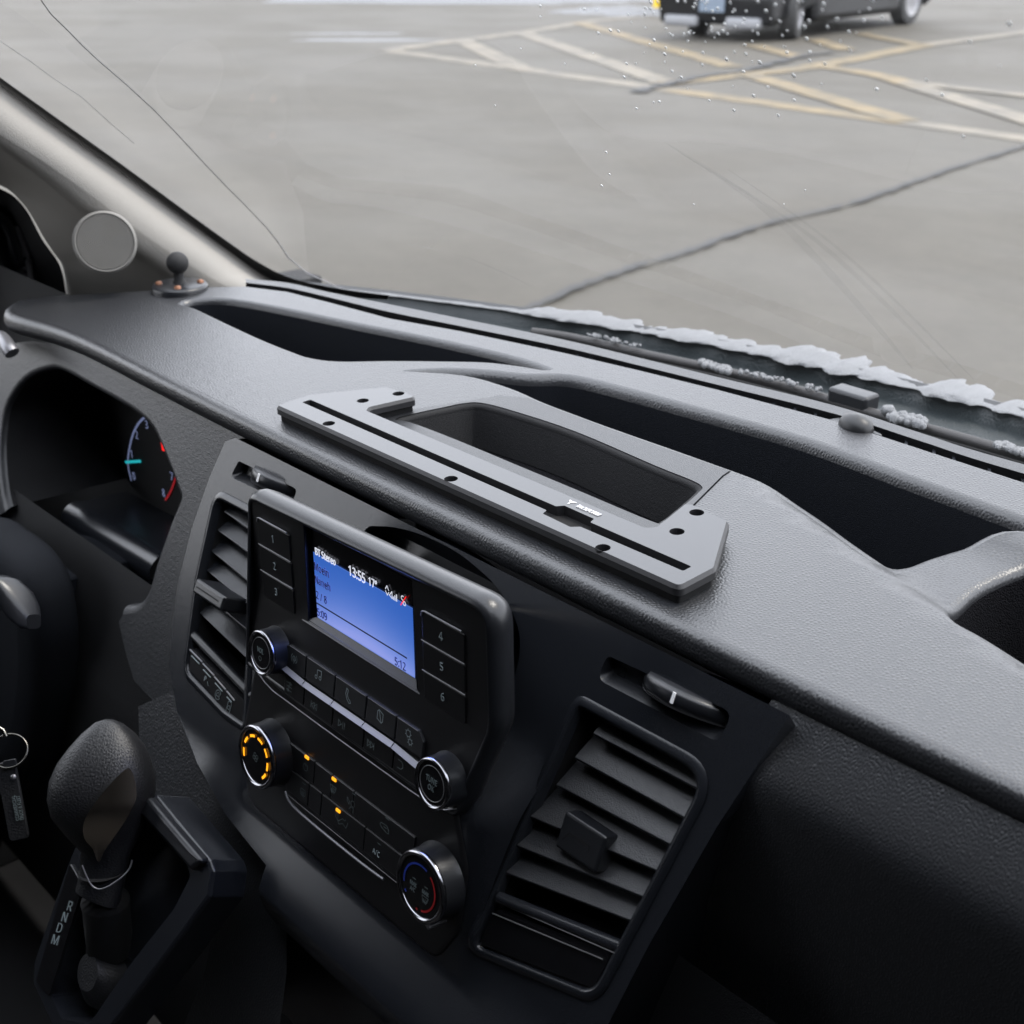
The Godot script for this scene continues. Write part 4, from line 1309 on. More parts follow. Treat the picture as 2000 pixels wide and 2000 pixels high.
	tube(b, pl, 0.0005, 6)
	put(b, "edge_line", M.satin, t)
	knob(t, "volume_knob", -0.0535, 1.2735, 0.0150, 0.013, ["VOL"], "O")
	knob(t, "tune_knob", 0.1210, 1.2665, 0.0150, 0.013, ["TUNE", "OK"], "")
func knob(t: Node3D, called: String, x: float, y: float, r: float, h: float, words: Array, extra: String) -> void:
	var f := frame(Vector3(x, y, zk(y)) - lean(0.166) * 0.001, 0.166)
	var b := Buf.new()
	lathe(b, [Vector2(r * 1.06, 0), Vector2(r * 1.0, h * 0.3), Vector2(r * 0.985, h - 0.0016)], f, 48)
	var k := put(b, called, M.bezel, t)
	b = Buf.new()
	lathe(b, [Vector2(r * 0.985, h - 0.0018), Vector2(r * 1.0, h - 0.0010), Vector2(r * 0.985, h + 0.0002), Vector2(r * 0.94, h + 0.0010), Vector2(r * 0.87, h + 0.0008), Vector2(r * 0.84, h - 0.0004)], f, 56)
	put(b, "chrome_ring", M.chrome, k)
	b = Buf.new()
	lathe(b, [Vector2(r * 0.85, h - 0.0004), Vector2(r * 0.5, h - 0.0002), Vector2(0.0001, h - 0.0001)], f, 48)
	put(b, "cap", M.gloss, k)
	b = Buf.new()
	lathe(b, [Vector2(r * 0.70, h - 0.0001), Vector2(r * 0.685, h + 0.0002), Vector2(r * 0.67, h - 0.0001)], f, 48)
	put(b, "thin_ring", M.line_grey, k)
	for i in words.size():
		var dy := 0.0 if words.size() == 1 else 0.0022 - 0.0046 * i
		if words.size() == 1: dy = 0.0018
		text(k, "knob_text", words[i], Transform3D(f.basis, f.origin + f.basis.z * (h + 0.0001) + f.basis.y * dy), 0.0030, M.print_dim, 0.95)
	if extra != "":
		b = Buf.new()
		stroke(b, arc(Vector2(0, -0.0036), 0.0015, 110, 430, 10), 0.0004, Transform3D(f.basis, f.origin + f.basis.z * (h + 0.0003)))
		put(b, "power_mark", M.print_dim, k)

# ---------------------------------------------------------------- climate controls
func build_climate() -> void:
	var t := thing("climate_panel", "black climate control panel with amber lit fan knob below the radio", "control panel", Vector3(0.03, 1.15, -0.385))
	var out := rounded([Vector2(-0.079, 1.150), Vector2(0.126, 1.150), Vector2(0.142, 1.178), Vector2(0.142, 1.218), Vector2(0.124, 1.256), Vector2(-0.080, 1.256), Vector2(-0.090, 1.20)], [0.016, 0.016, 0.02, 0.02, 0.006, 0.006, 0.02], 6)
	var b := Buf.new()
	var rows := []
	for q in [[0.0030, -0.0022], [0.0016, -0.0024], [0.0006, -0.0030], [0.0, -0.0042]]:
		var r := PackedVector3Array()
		for p in inset(out, q[0]): r.append(Vector3(p.x, p.y, zk(p.y) + q[1]))
		rows.append(r)
	var back := PackedVector3Array()
	for p in out: back.append(Vector3(p.x, p.y, zk(p.y) - 0.03))
	rows.append(back)
	b.grid(rows, true)
	b.fan(rows[0], lean(0.166), Vector3.RIGHT, Vector3.UP)
	put(b, "housing", M.face, t)
	var f := frame(Vector3(0, 1.2, zk(1.2)), 0.166)
	var F := func(z: float) -> Transform3D: return Transform3D(f.basis, f.origin + f.basis.z * z)
	# two rows of keys
	var cuts := [[-0.040, -0.004, 0.015, 0.038, 0.098], [-0.034, -0.008, 0.006, 0.052, 0.090]]
	for row in 2:
		for k in 4:
			b = Buf.new()
			var y0 := 0.0005 if row == 0 else -0.0172
			slab(b, rrect(cuts[row][k] + 0.0003, y0, cuts[row][k + 1] - 0.0003, y0 + 0.0166, 0.0008, 2), F.call(0.0), -0.004, -0.0012, 0.0005, [], Vector2.ONE, 2)
			var kb := put(b, "climate_key", M.face, t)
			b = Buf.new()
			stroke(b, [Vector2(cuts[row][k] + 0.0008, y0 + 0.0162), Vector2(cuts[row][k + 1] - 0.0008, y0 + 0.0162)], 0.00045, F.call(-0.0009))
			put(b, "key_line", M.line_grey if row == 0 else M.line_dim, kb)
	b = Buf.new()
	tube(b, PackedVector3Array([f * Vector3(-0.046, 0.0170, -0.001), f * Vector3(-0.041, 0.0176, -0.001), f * Vector3(-0.036, 0.0168, -0.001)]), 0.0004, 6)
	tube(b, PackedVector3Array([f * Vector3(-0.031, -0.0200, -0.001), f * Vector3(0.086, -0.0200, -0.001)]), 0.0003, 6)
	put(b, "edge_line", M.line_dim, t)
	b = Buf.new()
	tube(b, smooth3([f * Vector3(-0.032, -0.0180, 0.000), f * Vector3(-0.024, -0.0222, 0.0008), f * Vector3(0.0, -0.0238, 0.001), f * Vector3(0.05, -0.0238, 0.001), f * Vector3(0.076, -0.0228, 0.0008)], 5), 0.0009, 8)
	put(b, "lower_ledge", M.satin, t)
	# lamps
	for p in [[597, 1480], [650, 1523], [658, 1584]]:
		b = Buf.new()
		var o := kp(p[0], p[1])
		slab(b, rrect(-0.0021, -0.0010, 0.0021, 0.0010, 0.0003, 2), frame(o - lean(0.166) * 0.0008, 0.166), -0.001, 0.0002)
		put(b, "indicator_lamp", M.amber, t)
	b = Buf.new()
	for p in [[592, 1531], [690, 1552], [755, 1600], [739, 1649]]:
		stroke(b, [Vector2(-0.0018, 0), Vector2(0.0018, 0)], 0.0005, frame(kp(p[0], p[1]) - lean(0.166) * 0.0006, 0.166))
	var w := 0.0004
	var kf := func(px: float, py: float) -> Transform3D: return frame(kp(px, py) - lean(0.166) * 0.0006, 0.166)
	var g: Transform3D = kf.call(595, 1499)
	stroke(b, arc(Vector2.ZERO, 0.0024, 115, 425, 12), w, g); stroke(b, [Vector2(0, 0.0008), Vector2(0, 0.003)], w, g)
	g = kf.call(649, 1541)
	stroke(b, [Vector2(-0.003, 0.0018), Vector2(0.003, 0.0018), Vector2(0.002, -0.002), Vector2(-0.002, -0.002)], w, g, true)
	for k in 3: stroke(b, [Vector2(-0.0012 + 0.0012 * k, -0.003), Vector2(-0.0016 + 0.0012 * k, -0.001), Vector2(-0.0008 + 0.0012 * k, 0.0006)], w, g)
	g = kf.call(590, 1548)
	stroke(b, rrect(-0.0026, -0.002, 0.0026, 0.0022, 0.0008, 2), w, g, true)
	for k in 3: stroke(b, [Vector2(-0.0012 + 0.0012 * k, -0.003), Vector2(-0.0016 + 0.0012 * k, -0.001), Vector2(-0.0008 + 0.0012 * k, 0.0006)], w, g)
	g = kf.call(685, 1580)
	stroke(b, arc(Vector2(0.0008, 0.0036), 0.0020, 0, 340, 12), w, g, true); stroke(b, [Vector2(-0.0026, -0.0014), Vector2(-0.0008, 0.0010), Vector2(0.0018, 0.0008), Vector2(0.0016, -0.0022)], w, g); stroke(b, [Vector2(-0.0050, 0.0056), Vector2(-0.0050, 0.0032), Vector2(-0.0030, 0.0016), Vector2(-0.0026, 0.0036)], w, g, true)
	g = kf.call(668, 1606)
	stroke(b, [Vector2(0.0050, 0.0018), Vector2(0.0036, -0.0026), Vector2(0.0, -0.0012), Vector2(-0.0042, -0.0036), Vector2(-0.0048, -0.0018), Vector2(-0.0006, 0.0020), Vector2(0.0020, 0.0016), Vector2(0.0026, 0.0030)], w, g); stroke(b, [Vector2(-0.0070, 0.0036), Vector2(-0.0078, 0.0), Vector2(-0.0062, -0.0010), Vector2(-0.0050, -0.0018), Vector2(-0.0056, 0.0030)], w, g, true)
	g = kf.call(750, 1618)
	stroke(b, [Vector2(-0.0048, 0.0004), Vector2(-0.0040, 0.0018), Vector2(-0.0014, 0.0022), Vector2(0.0016, 0.0022), Vector2(0.0038, 0.0004), Vector2(0.0040, -0.0018), Vector2(0.0022, -0.0022), Vector2(-0.0030, -0.0010)], w, g, true); stroke(b, [Vector2(-0.0012, 0.0004), Vector2(0.0016, 0.0004)], w, g)
	put(b, "key_icons", M.print_dim, t)
	text(t, "key_text", "A/C", kf.call(734, 1666), 0.0034, M.print_grey, 0.95)
	# fan and temperature knobs
	var at := [[-0.0500, 1.2020, "fan_knob"], [0.1215, 1.2020, "temperature_knob"]]
	for i in 2:
		var o := Vector3(at[i][0], at[i][1], zk(at[i][1]))
		var kfm := frame(o - lean(0.166) * 0.002, 0.166)
		var r := 0.0215
		var h := 0.0145
		b = Buf.new()
		lathe(b, [Vector2(r * 1.05, 0), Vector2(r, h * 0.3), Vector2(r * 0.99, h - 0.002)], kfm, 56)
		var k := put(b, at[i][2], M.bezel, t)
		b = Buf.new()
		lathe(b, [Vector2(r * 0.99, h - 0.0022), Vector2(r * 1.0, h - 0.0012), Vector2(r * 0.98, h + 0.0003), Vector2(r * 0.93, h + 0.0010), Vector2(r * 0.86, h + 0.0007), Vector2(r * 0.84, h - 0.0006)], kfm, 64)
		put(b, "chrome_ring", M.chrome, k)
		b = Buf.new()
		lathe(b, [Vector2(r * 0.85, h - 0.0006), Vector2(r * 0.5, h - 0.0003), Vector2(0.0001, h - 0.0002)], kfm, 48)
		put(b, "cap", M.gloss, k)
		var kk := Transform3D(kfm.basis, kfm.origin + kfm.basis.z * (h + 0.0003))
		if i == 0:
			for a in [190, 150, 112, 74, 36, 358, 322]:
				b = Buf.new()
				stroke(b, arc(Vector2.ZERO, r * 0.66, a - 9, a + 9, 4), 0.0018, kk)
				put(b, "amber_light", M.amber, k)
			b = Buf.new()
			for a in 4: stroke(b, arc(Vector2.from_angle(a * PI / 2 + 0.4) * 0.0018, 0.0013, 0, 330, 7), 0.0004, kk, true)
			put(b, "fan_icon", M.print_dim, k)
		else:
			b = Buf.new(); stroke(b, arc(Vector2.ZERO, r * 0.64, 72, 192, 20), 0.0012, kk); stroke(b, [Vector2(-0.0115, -0.0080), Vector2(-0.0110, -0.0085)], 0.0012, kk); put(b, "cold_scale", M.blue_print, k)
			b = Buf.new(); stroke(b, arc(Vector2.ZERO, r * 0.64, -72, 52, 20), 0.0012, kk); stroke(b, [Vector2(-0.0004, -0.0140), Vector2(0.0002, -0.0142)], 0.0012, kk); put(b, "warm_scale", M.red_print, k)
			var tt := func(s: String, x: float, y: float) -> void:
				text(k, "knob_text", s, Transform3D(kk.basis, kk.origin + kk.basis.x * x + kk.basis.y * y - kk.basis.z * 0.0002), 0.0022, M.print_dim, 0.9)
			tt.call("MAX", -0.0052, -0.0005); tt.call("A/C", -0.0052, -0.0040); tt.call("MAX", 0.0058, -0.0005)
			b = Buf.new()
			stroke(b, [Vector2(0.0030, -0.0030), Vector2(0.0086, -0.0030), Vector2(0.0076, -0.0062), Vector2(0.0040, -0.0062)], 0.0004, kk, true)
			for j in 3: stroke(b, [Vector2(0.0045 + 0.0012 * j, -0.0072), Vector2(0.0049 + 0.0012 * j, -0.0045)], 0.0004, kk)
			stroke(b, [Vector2(-0.0062, 0.0030), Vector2(-0.0038, 0.0030)], 0.0005, kk); stroke(b, [Vector2(0.0046, 0.0030), Vector2(0.0070, 0.0030)], 0.0005, kk)
			put(b, "knob_icon", M.print_dim, k)
			b = Buf.new()
			box(b, Transform3D(kfm.basis.rotated(kfm.basis.z, -0.5), kfm.origin + kfm.basis.z * (h * 0.55) + (kfm.basis.x * 0.42 - kfm.basis.y * 0.90) * r * 1.0), Vector3(0.006, 0.0030, h * 0.9), 0.0008)
			put(b, "pointer", M.satin, k)

# ---------------------------------------------------------------- instrument cluster
func sp(px: float, py: float) -> Vector2:
	var q := lp(px, py, 0.35, 1.36, -0.478)
	return Vector2(q.x, q.y)
func smapf(p: Vector2) -> Vector3: return Vector3(p.x, p.y, -0.478 + 0.35 * (1.36 - p.y))
func build_cluster() -> void:
	var t := thing("instrument_cluster", "instrument cluster with lit tachometer inside a grained dark surround", "instrument cluster", Vector3(-0.45, 1.15, -0.46))
	# surround: a broad arch open towards the steering column
	var op := []
	for p in [[10, 1000], [2, 965], [-4, 900], [-2, 845], [6, 796], [27, 755], [56, 726], [92, 712], [122, 714], [181, 746], [235, 776], [272, 800], [301, 829], [326, 883], [348, 940], [357, 967], [353, 990], [337, 1028], [308, 1111], [292, 1165], [270, 1194], [240, 1200]]: op.append(sp(p[0], p[1]))
	var inner := smooth2(op, 4, false)
	var ring_poly := PackedVector2Array()
	for p in [[232, 1214], [244, 1270], [262, 1330], [320, 1390], [346, 1390], [330, 1300], [336, 1220], [348, 1137], [375, 1030], [410, 930], [440, 862]]: ring_poly.append(sp(p[0], p[1]))
	ring_poly.append(Vector2(-0.2095, 1.353))
	for p in [[326, 772], [181, 698], [127, 674], [60, 666], [0, 674], [-60, 710], [-80, 900], [-70, 1000], [-20, 1016]]: ring_poly.append(sp(p[0], p[1]))
	var b := Buf.new()
	for p in inner: ring_poly.append(p)
	panel(b, ring_poly, [], Vector2(0.02, 0.02), smapf)
	put(b, "surround", M.leather_fine, t)
	b = Buf.new()
	var rows := []
	var mid := Vector2.ZERO
	for p in inner: mid += p / inner.size()
	var nin := PackedVector2Array()
	for i in inner.size():
		var d := (inner[mini(i + 1, inner.size() - 1)] - inner[maxi(i - 1, 0)]).normalized()
		var nn := Vector2(-d.y, d.x)
		nin.append(nn if nn.dot(mid - inner[i]) > 0 else -nn)
	for k in 6:
		var a := PI * 0.5 * k / 5.0
		var r := PackedVector3Array()
		for i in inner.size(): r.append(smapf(inner[i] + nin[i] * 0.006 * sin(a)) + Vector3(0, 0, -0.006 * (1 - cos(a))))
		rows.append(r)
	b.grid(rows)
	put(b, "surround_lip", M.leather_fine, t)
	b = Buf.new()
	var deep := PackedVector3Array()
	for i in inner.size():
		var p := inner[i] + nin[i] * 0.008
		deep.append(Vector3(p.x, p.y - 0.006, -0.60))
	b.grid([rows[-1], deep])
	put(b, "hood_tunnel", M.tray, t)
	b = Buf.new()
	b.quad(Vector3(-0.95, 1.05, -0.5405), Vector3(-0.30, 1.05, -0.5405), Vector3(-0.30, 1.36, -0.5405), Vector3(-0.95, 1.36, -0.5405))
	put(b, "gauge_face", M.black, t)
	var gf := Transform3D(Basis.IDENTITY, Vector3(0, 0, -0.5395))
	var G := func(list: Array) -> Array:
		var o := []
		for p in list:
			var q := zp(p[0], p[1], -0.5395)
			o.append(Vector2(q.x, q.y))
		return o
	b = Buf.new()
	var ring := smooth2(G.call([[292, 808], [285, 813], [273, 824], [263, 840], [257, 857], [252, 880], [250, 898], [251, 915], [256, 937]]), 4, false)
	stroke(b, Array(ring), 0.0026, gf)
	put(b, "dial_ring", M.dim_glow, t)
	b = Buf.new()
	stroke(b, Array(smooth2(G.call([[343, 931], [339, 945], [332, 962], [323, 976]]), 4, false)), 0.0024, gf)
	put(b, "red_band", M.red_dim, t)
	b = Buf.new()
	stroke(b, G.call([[248, 902], [277, 900]]), 0.0028, Transform3D(Basis.IDENTITY, Vector3(0, 0, -0.5380)))
	put(b, "needle", M.teal_glow, t)
	b = Buf.new()
	stroke(b, G.call([[318, 870], [319, 876]]), 0.006, gf)
	put(b, "warning_light", M.red_glow, t)
	for d in [["3", 287, 830], ["2", 268, 850], ["1", 258, 887], ["0", 262, 930], ["7", 336, 931], ["8", 320, 963]]:
		text(t, "dial_digit", d[0], Transform3D(Basis.IDENTITY, zp(d[1], d[2], -0.5393)), 0.0078, M.dim_glow)
	b = Buf.new()
	tube(b, smooth3([zp(-20, 655, -0.45), zp(4, 662, -0.445), zp(16, 678, -0.44), zp(24, 690, -0.44)], 4), 0.007, 10)
	put(b, "end_vent_rim", M.satin, t)
	# shelf below the gauges: rounded bar and sloping cover
	b = Buf.new()
	var s0 := zp(150, 1010, -0.485)
	var s1 := zp(326, 1114, -0.485)
	rows = []
	for k in 9:
		var a := deg_to_rad(lerpf(120, -30, k / 8.0))
		var o := Vector3(0, sin(a) * 0.017, cos(a) * 0.017)
		rows.append(PackedVector3Array([s0 + o, s1 + o]))
	rows.push_front(PackedVector3Array([s0 + Vector3(0, 0.012, -0.060), s1 + Vector3(0, 0.012, -0.060)]))
	b.grid(rows); put(b, "shelf", M.fascia, t)
	b = Buf.new()
	var u0 := zp(140, 1048, -0.478)
	var u1 := zp(318, 1142, -0.478)
	b.grid([PackedVector3Array([u0, u1]), PackedVector3Array([u0 + Vector3(0, -0.006, 0.004), u1 + Vector3(0, -0.006, 0.004)]), PackedVector3Array([u0 + Vector3(0, -0.018, 0.022), u1 + Vector3(0, -0.018, 0.022)]), PackedVector3Array([u0 + Vector3(0, -0.04, 0.045), u1 + Vector3(0, -0.04, 0.045)]), PackedVector3Array([u0 + Vector3(0, -0.12, 0.05), u1 + Vector3(0, -0.12, 0.05)])])
	put(b, "column_cover", M.fascia, t)

# ---------------------------------------------------------------- steering column with stalk
func build_column() -> void:
	var t := thing("steering_column", "black steering column shroud with grey stalk in front of the instrument cluster", "steering column", zp(60, 1400, -0.40))
	var px := [[-220, 1080], [-120, 1010], [0, 1004], [60, 1033], [109, 1074], [138, 1130], [154, 1202], [158, 1270], [150, 1380], [110, 1500], [0, 1560], [-150, 1560], [-240, 1400], [-250, 1200]]
	var rows := []
	for s in [[-0.470, 0.040], [-0.405, 0.040], [-0.404, 0.012], [-0.400, 0.003], [-0.394, 0.0], [-0.378, 0.0], [-0.366, 0.006], [-0.360, 0.018], [-0.358, 0.035]]:
		var q := []
		for p in px:
			var a := zp(p[0], p[1], -0.40)
			q.append(Vector2(a.x, a.y))
		var o := inset(smooth2(q, 5), s[1])
		var r := PackedVector3Array()
		for p in o: r.append(Vector3(p.x, p.y, s[0]))
		rows.append(r)
	var b := Buf.new()
	b.grid(rows, true)
	b.fan(rows[-1], Vector3.BACK, Vector3.RIGHT, Vector3.UP)
	put(b, "shroud", M.well, t)
	# stalk
	b = Buf.new()
	var d := 0.95
	var tip := [dp(30, 1122, d), dp(34, 1150, d), dp(38, 1180, d), dp(36, 1215, d)]
	var secs := []
	for q in [[-20, 1128, 8, 14], [0, 1132, 16, 22], [20, 1150, 24, 30], [40, 1172, 26, 32], [56, 1192, 22, 26], [66, 1204, 12, 16]]:
		var c := dp(q[0], q[1] + 10, d)
		var r := PackedVector3Array()
		for k in 20:
			var a := TAU * k / 20
			var ca := signf(cos(a)) * pow(absf(cos(a)), 0.6)
			var sa := signf(sin(a)) * pow(absf(sin(a)), 0.6)
			r.append(c + cam_u * ca * q[2] * d / LENS * 1.2 + (cam_f * 0.8 + cam_r * 0.6) * sa * q[3] * d / LENS)
		secs.append(r)
	b.grid(secs, true)
	b.fan(secs[-1], cam_r, cam_f, cam_u)
	put(b, "stalk", M.bezel, t)
	# key ring with fob strap hanging below
	var k := thing("key_ring", "chrome key ring with black printed strap hanging below the steering column", "keys", dp(20, 1640, 0.93))
	b = Buf.new()
	var ring := PackedVector3Array()
	for i in 40:
		var a := TAU * i / 40
		ring.append(dp(18, 1467, 0.93) + cam_r * cos(a) * 0.0128 + cam_u * sin(a) * 0.0112 + cam_f * sin(a) * 0.004)
	tube(b, ring, 0.0008, 8, true)
	put(b, "ring", M.key_metal, k)
	b = Buf.new()
	var o := dp(24, 1560, 0.93)
	var yd := (dp(14, 1490, 0.93) - dp(42, 1640, 0.93)).normalized()
	var sf := Transform3D(Basis(yd.cross(-cam_f).normalized(), yd, -cam_f), o)
	slab(b, rrect(-0.0068, -0.029, 0.0068, 0.026, 0.003, 3), sf, -0.0015, 0.0015, 0.0005)
	put(b, "strap", M.grip, k)
	b = Buf.new()
	slab(b, rrect(-0.0045, -0.003, 0.0045, 0.003, 0.001, 2), Transform3D(sf.basis, dp(20, 1492, 0.929)), -0.0012, 0.0012, 0.0004)
	put(b, "clasp", M.bezel, k)
	b = Buf.new()
	lathe(b, [Vector2(0.0022, 0.0), Vector2(0.0018, 0.0008), Vector2(0.0001, 0.0012)], Transform3D(sf.basis, dp(26, 1518, 0.928)), 14)
	put(b, "rivet", M.satin, k)
	var tf := Transform3D(Basis(sf.basis.y, -sf.basis.x, sf.basis.z), dp(31, 1578, 0.9275))
	text(k, "strap_text", "COMMERCIAL", tf, 0.0022, M.print_dim, 0.9)
	text(k, "strap_text", "TRUCK & FLEET", Transform3D(tf.basis, dp(40, 1578, 0.9275)), 0.0020, M.print_dim, 0.8)
	b = Buf.new()
	tube(b, PackedVector3Array([dp(-12, 1416, 0.93), dp(6, 1426, 0.93), dp(13, 1438, 0.93)]), 0.0016, 8)
	put(b, "key_blade", M.key_metal, k)

# ---------------------------------------------------------------- gear lever and its console
func build_shifter() -> void:
	var d := 0.93
	var base := dp(195, 1741, d)
	var t := thing("gear_console", "black gear selector console printed with R N D M beside the centre stack", "gear console", base + Vector3(0, -0.1, 0))
	var e := 0.55
	var y0 := base.y
	var z0 := base.z - 0.01
	var Q := func(px: float, py: float) -> Vector2:
		var p := lp(px, py, e, y0, z0)
		return Vector2(p.x, (p.y - y0) * sqrt(1 + e * e))
	var f := frame(Vector3(0, y0, z0), e)
	var o := []
	for p in [[150, 1640], [240, 1575], [303, 1552], [409, 1679], [416, 1700], [409, 1752], [330, 1860], [215, 2010], [110, 2030], [62, 1924], [64, 1880], [130, 1690]]: o.append(Q.call(p[0], p[1]))
	var out := rounded(o, 0.004, 3)
	var i := []
	for p in [[190, 1665], [245, 1612], [292, 1602], [366, 1690], [372, 1712], [340, 1775], [250, 1890], [175, 2000], [120, 1990], [100, 1945], [172, 1722]]: i.append(Q.call(p[0], p[1]))
	var inn := rounded(i, 0.004, 3)
	var b := Buf.new()
	slab(b, out, f, -0.028, 0.0, 0.003, [inn], Vector2(0.012, 0.012))
	put(b, "frame", M.fascia, t)
	b = Buf.new()
	var lo := PackedVector3Array()
	for p in inn: lo.append(f * Vector3(p.x, p.y, -0.03))
	b.fan(lo, f.basis.z, f.basis.x, f.basis.y)
	put(b, "gate_well", M.black, t)
	b = Buf.new()
	var s := []
	for p in [[140, 1684], [166, 1730], [100, 1946], [72, 1918]]: s.append(Q.call(p[0], p[1]))
	slab(b, rounded(s, 0.003, 3), f, -0.004, 0.0015, 0.0006)
	var strip := put(b, "letter_strip", M.gloss, t)
	for l in [["R", 141, 1770], ["N", 131, 1792], ["D", 121, 1813], ["M", 113, 1836]]:
		var q: Vector2 = Q.call(l[1], l[2])
		var q2: Vector2 = Q.call(l[1] + 10, l[2] + 3)
		var q3: Vector2 = Q.call(l[1] + 3, l[2] - 10)
		var lx := (f.basis * Vector3(q2.x - q.x, q2.y - q.y, 0)).normalized()
		var ly := (f.basis * Vector3(q3.x - q.x, q3.y - q.y, 0)).normalized()
		text(strip, "gear_letter", l[0], Transform3D(Basis(lx * 1.35, ly, f.basis.z), f * Vector3(q.x, q.y, 0.0016)), 0.0066, M.print_grey)
	b = Buf.new()
	var h := []
	for p in [[300, 1556], [409, 1682], [385, 1700], [285, 1590]]: h.append(Q.call(p[0], p[1]))
	slab(b, rounded(h, 0.002, 2), f, -0.004, 0.006, 0.003)
	put(b, "shoulder", M.bezel, t)
	b = Buf.new()
	var boot := []
	for q in [[150, 1925, 60, -0.028], [152, 1915, 52, -0.014], [156, 1900, 36, -0.006]]:
		var c: Vector2 = Q.call(q[0], q[1])
		var r := PackedVector3Array()
		for k in 24:
			var a := TAU * k / 24
			r.append(f * Vector3(c.x + cos(a) * q[2] * d / LENS, c.y + sin(a) * q[2] * d / LENS, q[3]))
		boot.append(r)
	b.grid(boot, true)
	b.fan(boot[-1], f.basis.z, f.basis.x, f.basis.y)
	put(b, "gaiter", M.grip, t)
	# grained trim strip between console and centre stack
	var A := PackedVector3Array()
	var B := PackedVector3Array()
	for p in [[336, 1350, 270, 1380], [368, 1432, 272, 1450], [400, 1505, 290, 1537], [456, 1585, 345, 1612], [520, 1660, 404, 1679], [540, 1720, 428, 1712], [560, 1790, 425, 1770], [560, 1900, 400, 1900], [540, 2050, 340, 2050]]:
		A.append(fp(p[0], p[1], -0.012)); B.append(fp(p[2], p[3], -0.014))
	b = Buf.new()
	var C := PackedVector3Array()
	for p in B: C.append(p + Vector3(-0.01, -0.004, -0.06))
	b.grid([A, B, B, C])
	put(b, "trim_strip", M.leather, t)
	# lever
	var g := thing("gear_lever", "black grained gear lever knob with bronze side insert", "gear lever", base)
	var secs := []
	var L := []
	for q in [[150, 1735, 232, 1770, 0.6], [158, 1700, 240, 1735, 0.6], [160, 1660, 252, 1672, 0.65], [130, 1625, 272, 1628, 0.62], [104, 1590, 286, 1582, 0.6], [97, 1556, 300, 1550, 0.6], [101, 1522, 299, 1518, 0.6], [116, 1488, 290, 1483, 0.6], [138, 1458, 279, 1458, 0.6], [162, 1431, 262, 1434, 0.6], [186, 1411, 240, 1415, 0.6], [204, 1405, 224, 1407, 0.6]]:
		var a := dp(q[0], q[1], d)
		var c := dp(q[2], q[3], d)
		var m := (a + c) * 0.5
		var w := (c - a) * 0.5
		var r := PackedVector3Array()
		for k in 32:
			var an := TAU * k / 32
			var ca := signf(cos(an)) * pow(absf(cos(an)), 0.8)
			var sa := signf(sin(an)) * pow(absf(sin(an)), 0.8)
			r.append(m + w * ca + cam_f * (sa * w.length() * 0.75))
		secs.append(r)
	b = Buf.new()
	b.grid(secs, true)
	b.fan(secs[-1], cam_u, cam_r, cam_f)
	put(b, "knob", M.grip, g)
	# insert: follows the knob's near right face
	b = Buf.new()
	var edge := smooth2([Vector2(251, 1500), Vector2(232, 1514), Vector2(212, 1536), Vector2(190, 1562), Vector2(171, 1590), Vector2(162, 1616), Vector2(166, 1640), Vector2(181, 1658), Vector2(192, 1684), Vector2(204, 1662), Vector2(222, 1636), Vector2(241, 1609), Vector2(258, 1580), Vector2(267, 1552), Vector2(262, 1518)], 3)
	panel(b, edge, [], Vector2(8, 8), func(p: Vector2) -> Vector3:
		var ymid := clampf((p.y - 1500.0) / 185.0, 0, 1)
		var cx := lerpf(205, 204, ymid)
		var hw := lerpf(100, 46, smoothstep(0.35, 1.0, ymid))
		var u := clampf((p.x - cx) / hw, -0.97, 0.97)
		return dp(p.x, p.y, d - hw * d / LENS * 0.75 * pow(1 - pow(absf(u), 2.5), 0.4) - 0.009))
	put(b, "side_insert", M.insert, g)
	b = Buf.new()
	tube(b, smooth3([dp(160, 1690, d - 0.03), dp(178, 1728, d - 0.03), dp(200, 1736, d - 0.03), dp(232, 1718, d - 0.03), dp(252, 1698, d - 0.03), dp(258, 1680, d - 0.03)], 5), 0.0006, 6)
	put(b, "collar_line", M.satin, g)
	b = Buf.new()
	tube(b, PackedVector3Array([dp(200, 1700, d), dp(206, 1760, d + 0.005), dp(215, 1850, d + 0.03)]), 0.017, 18)
	put(b, "shaft", M.black, g)

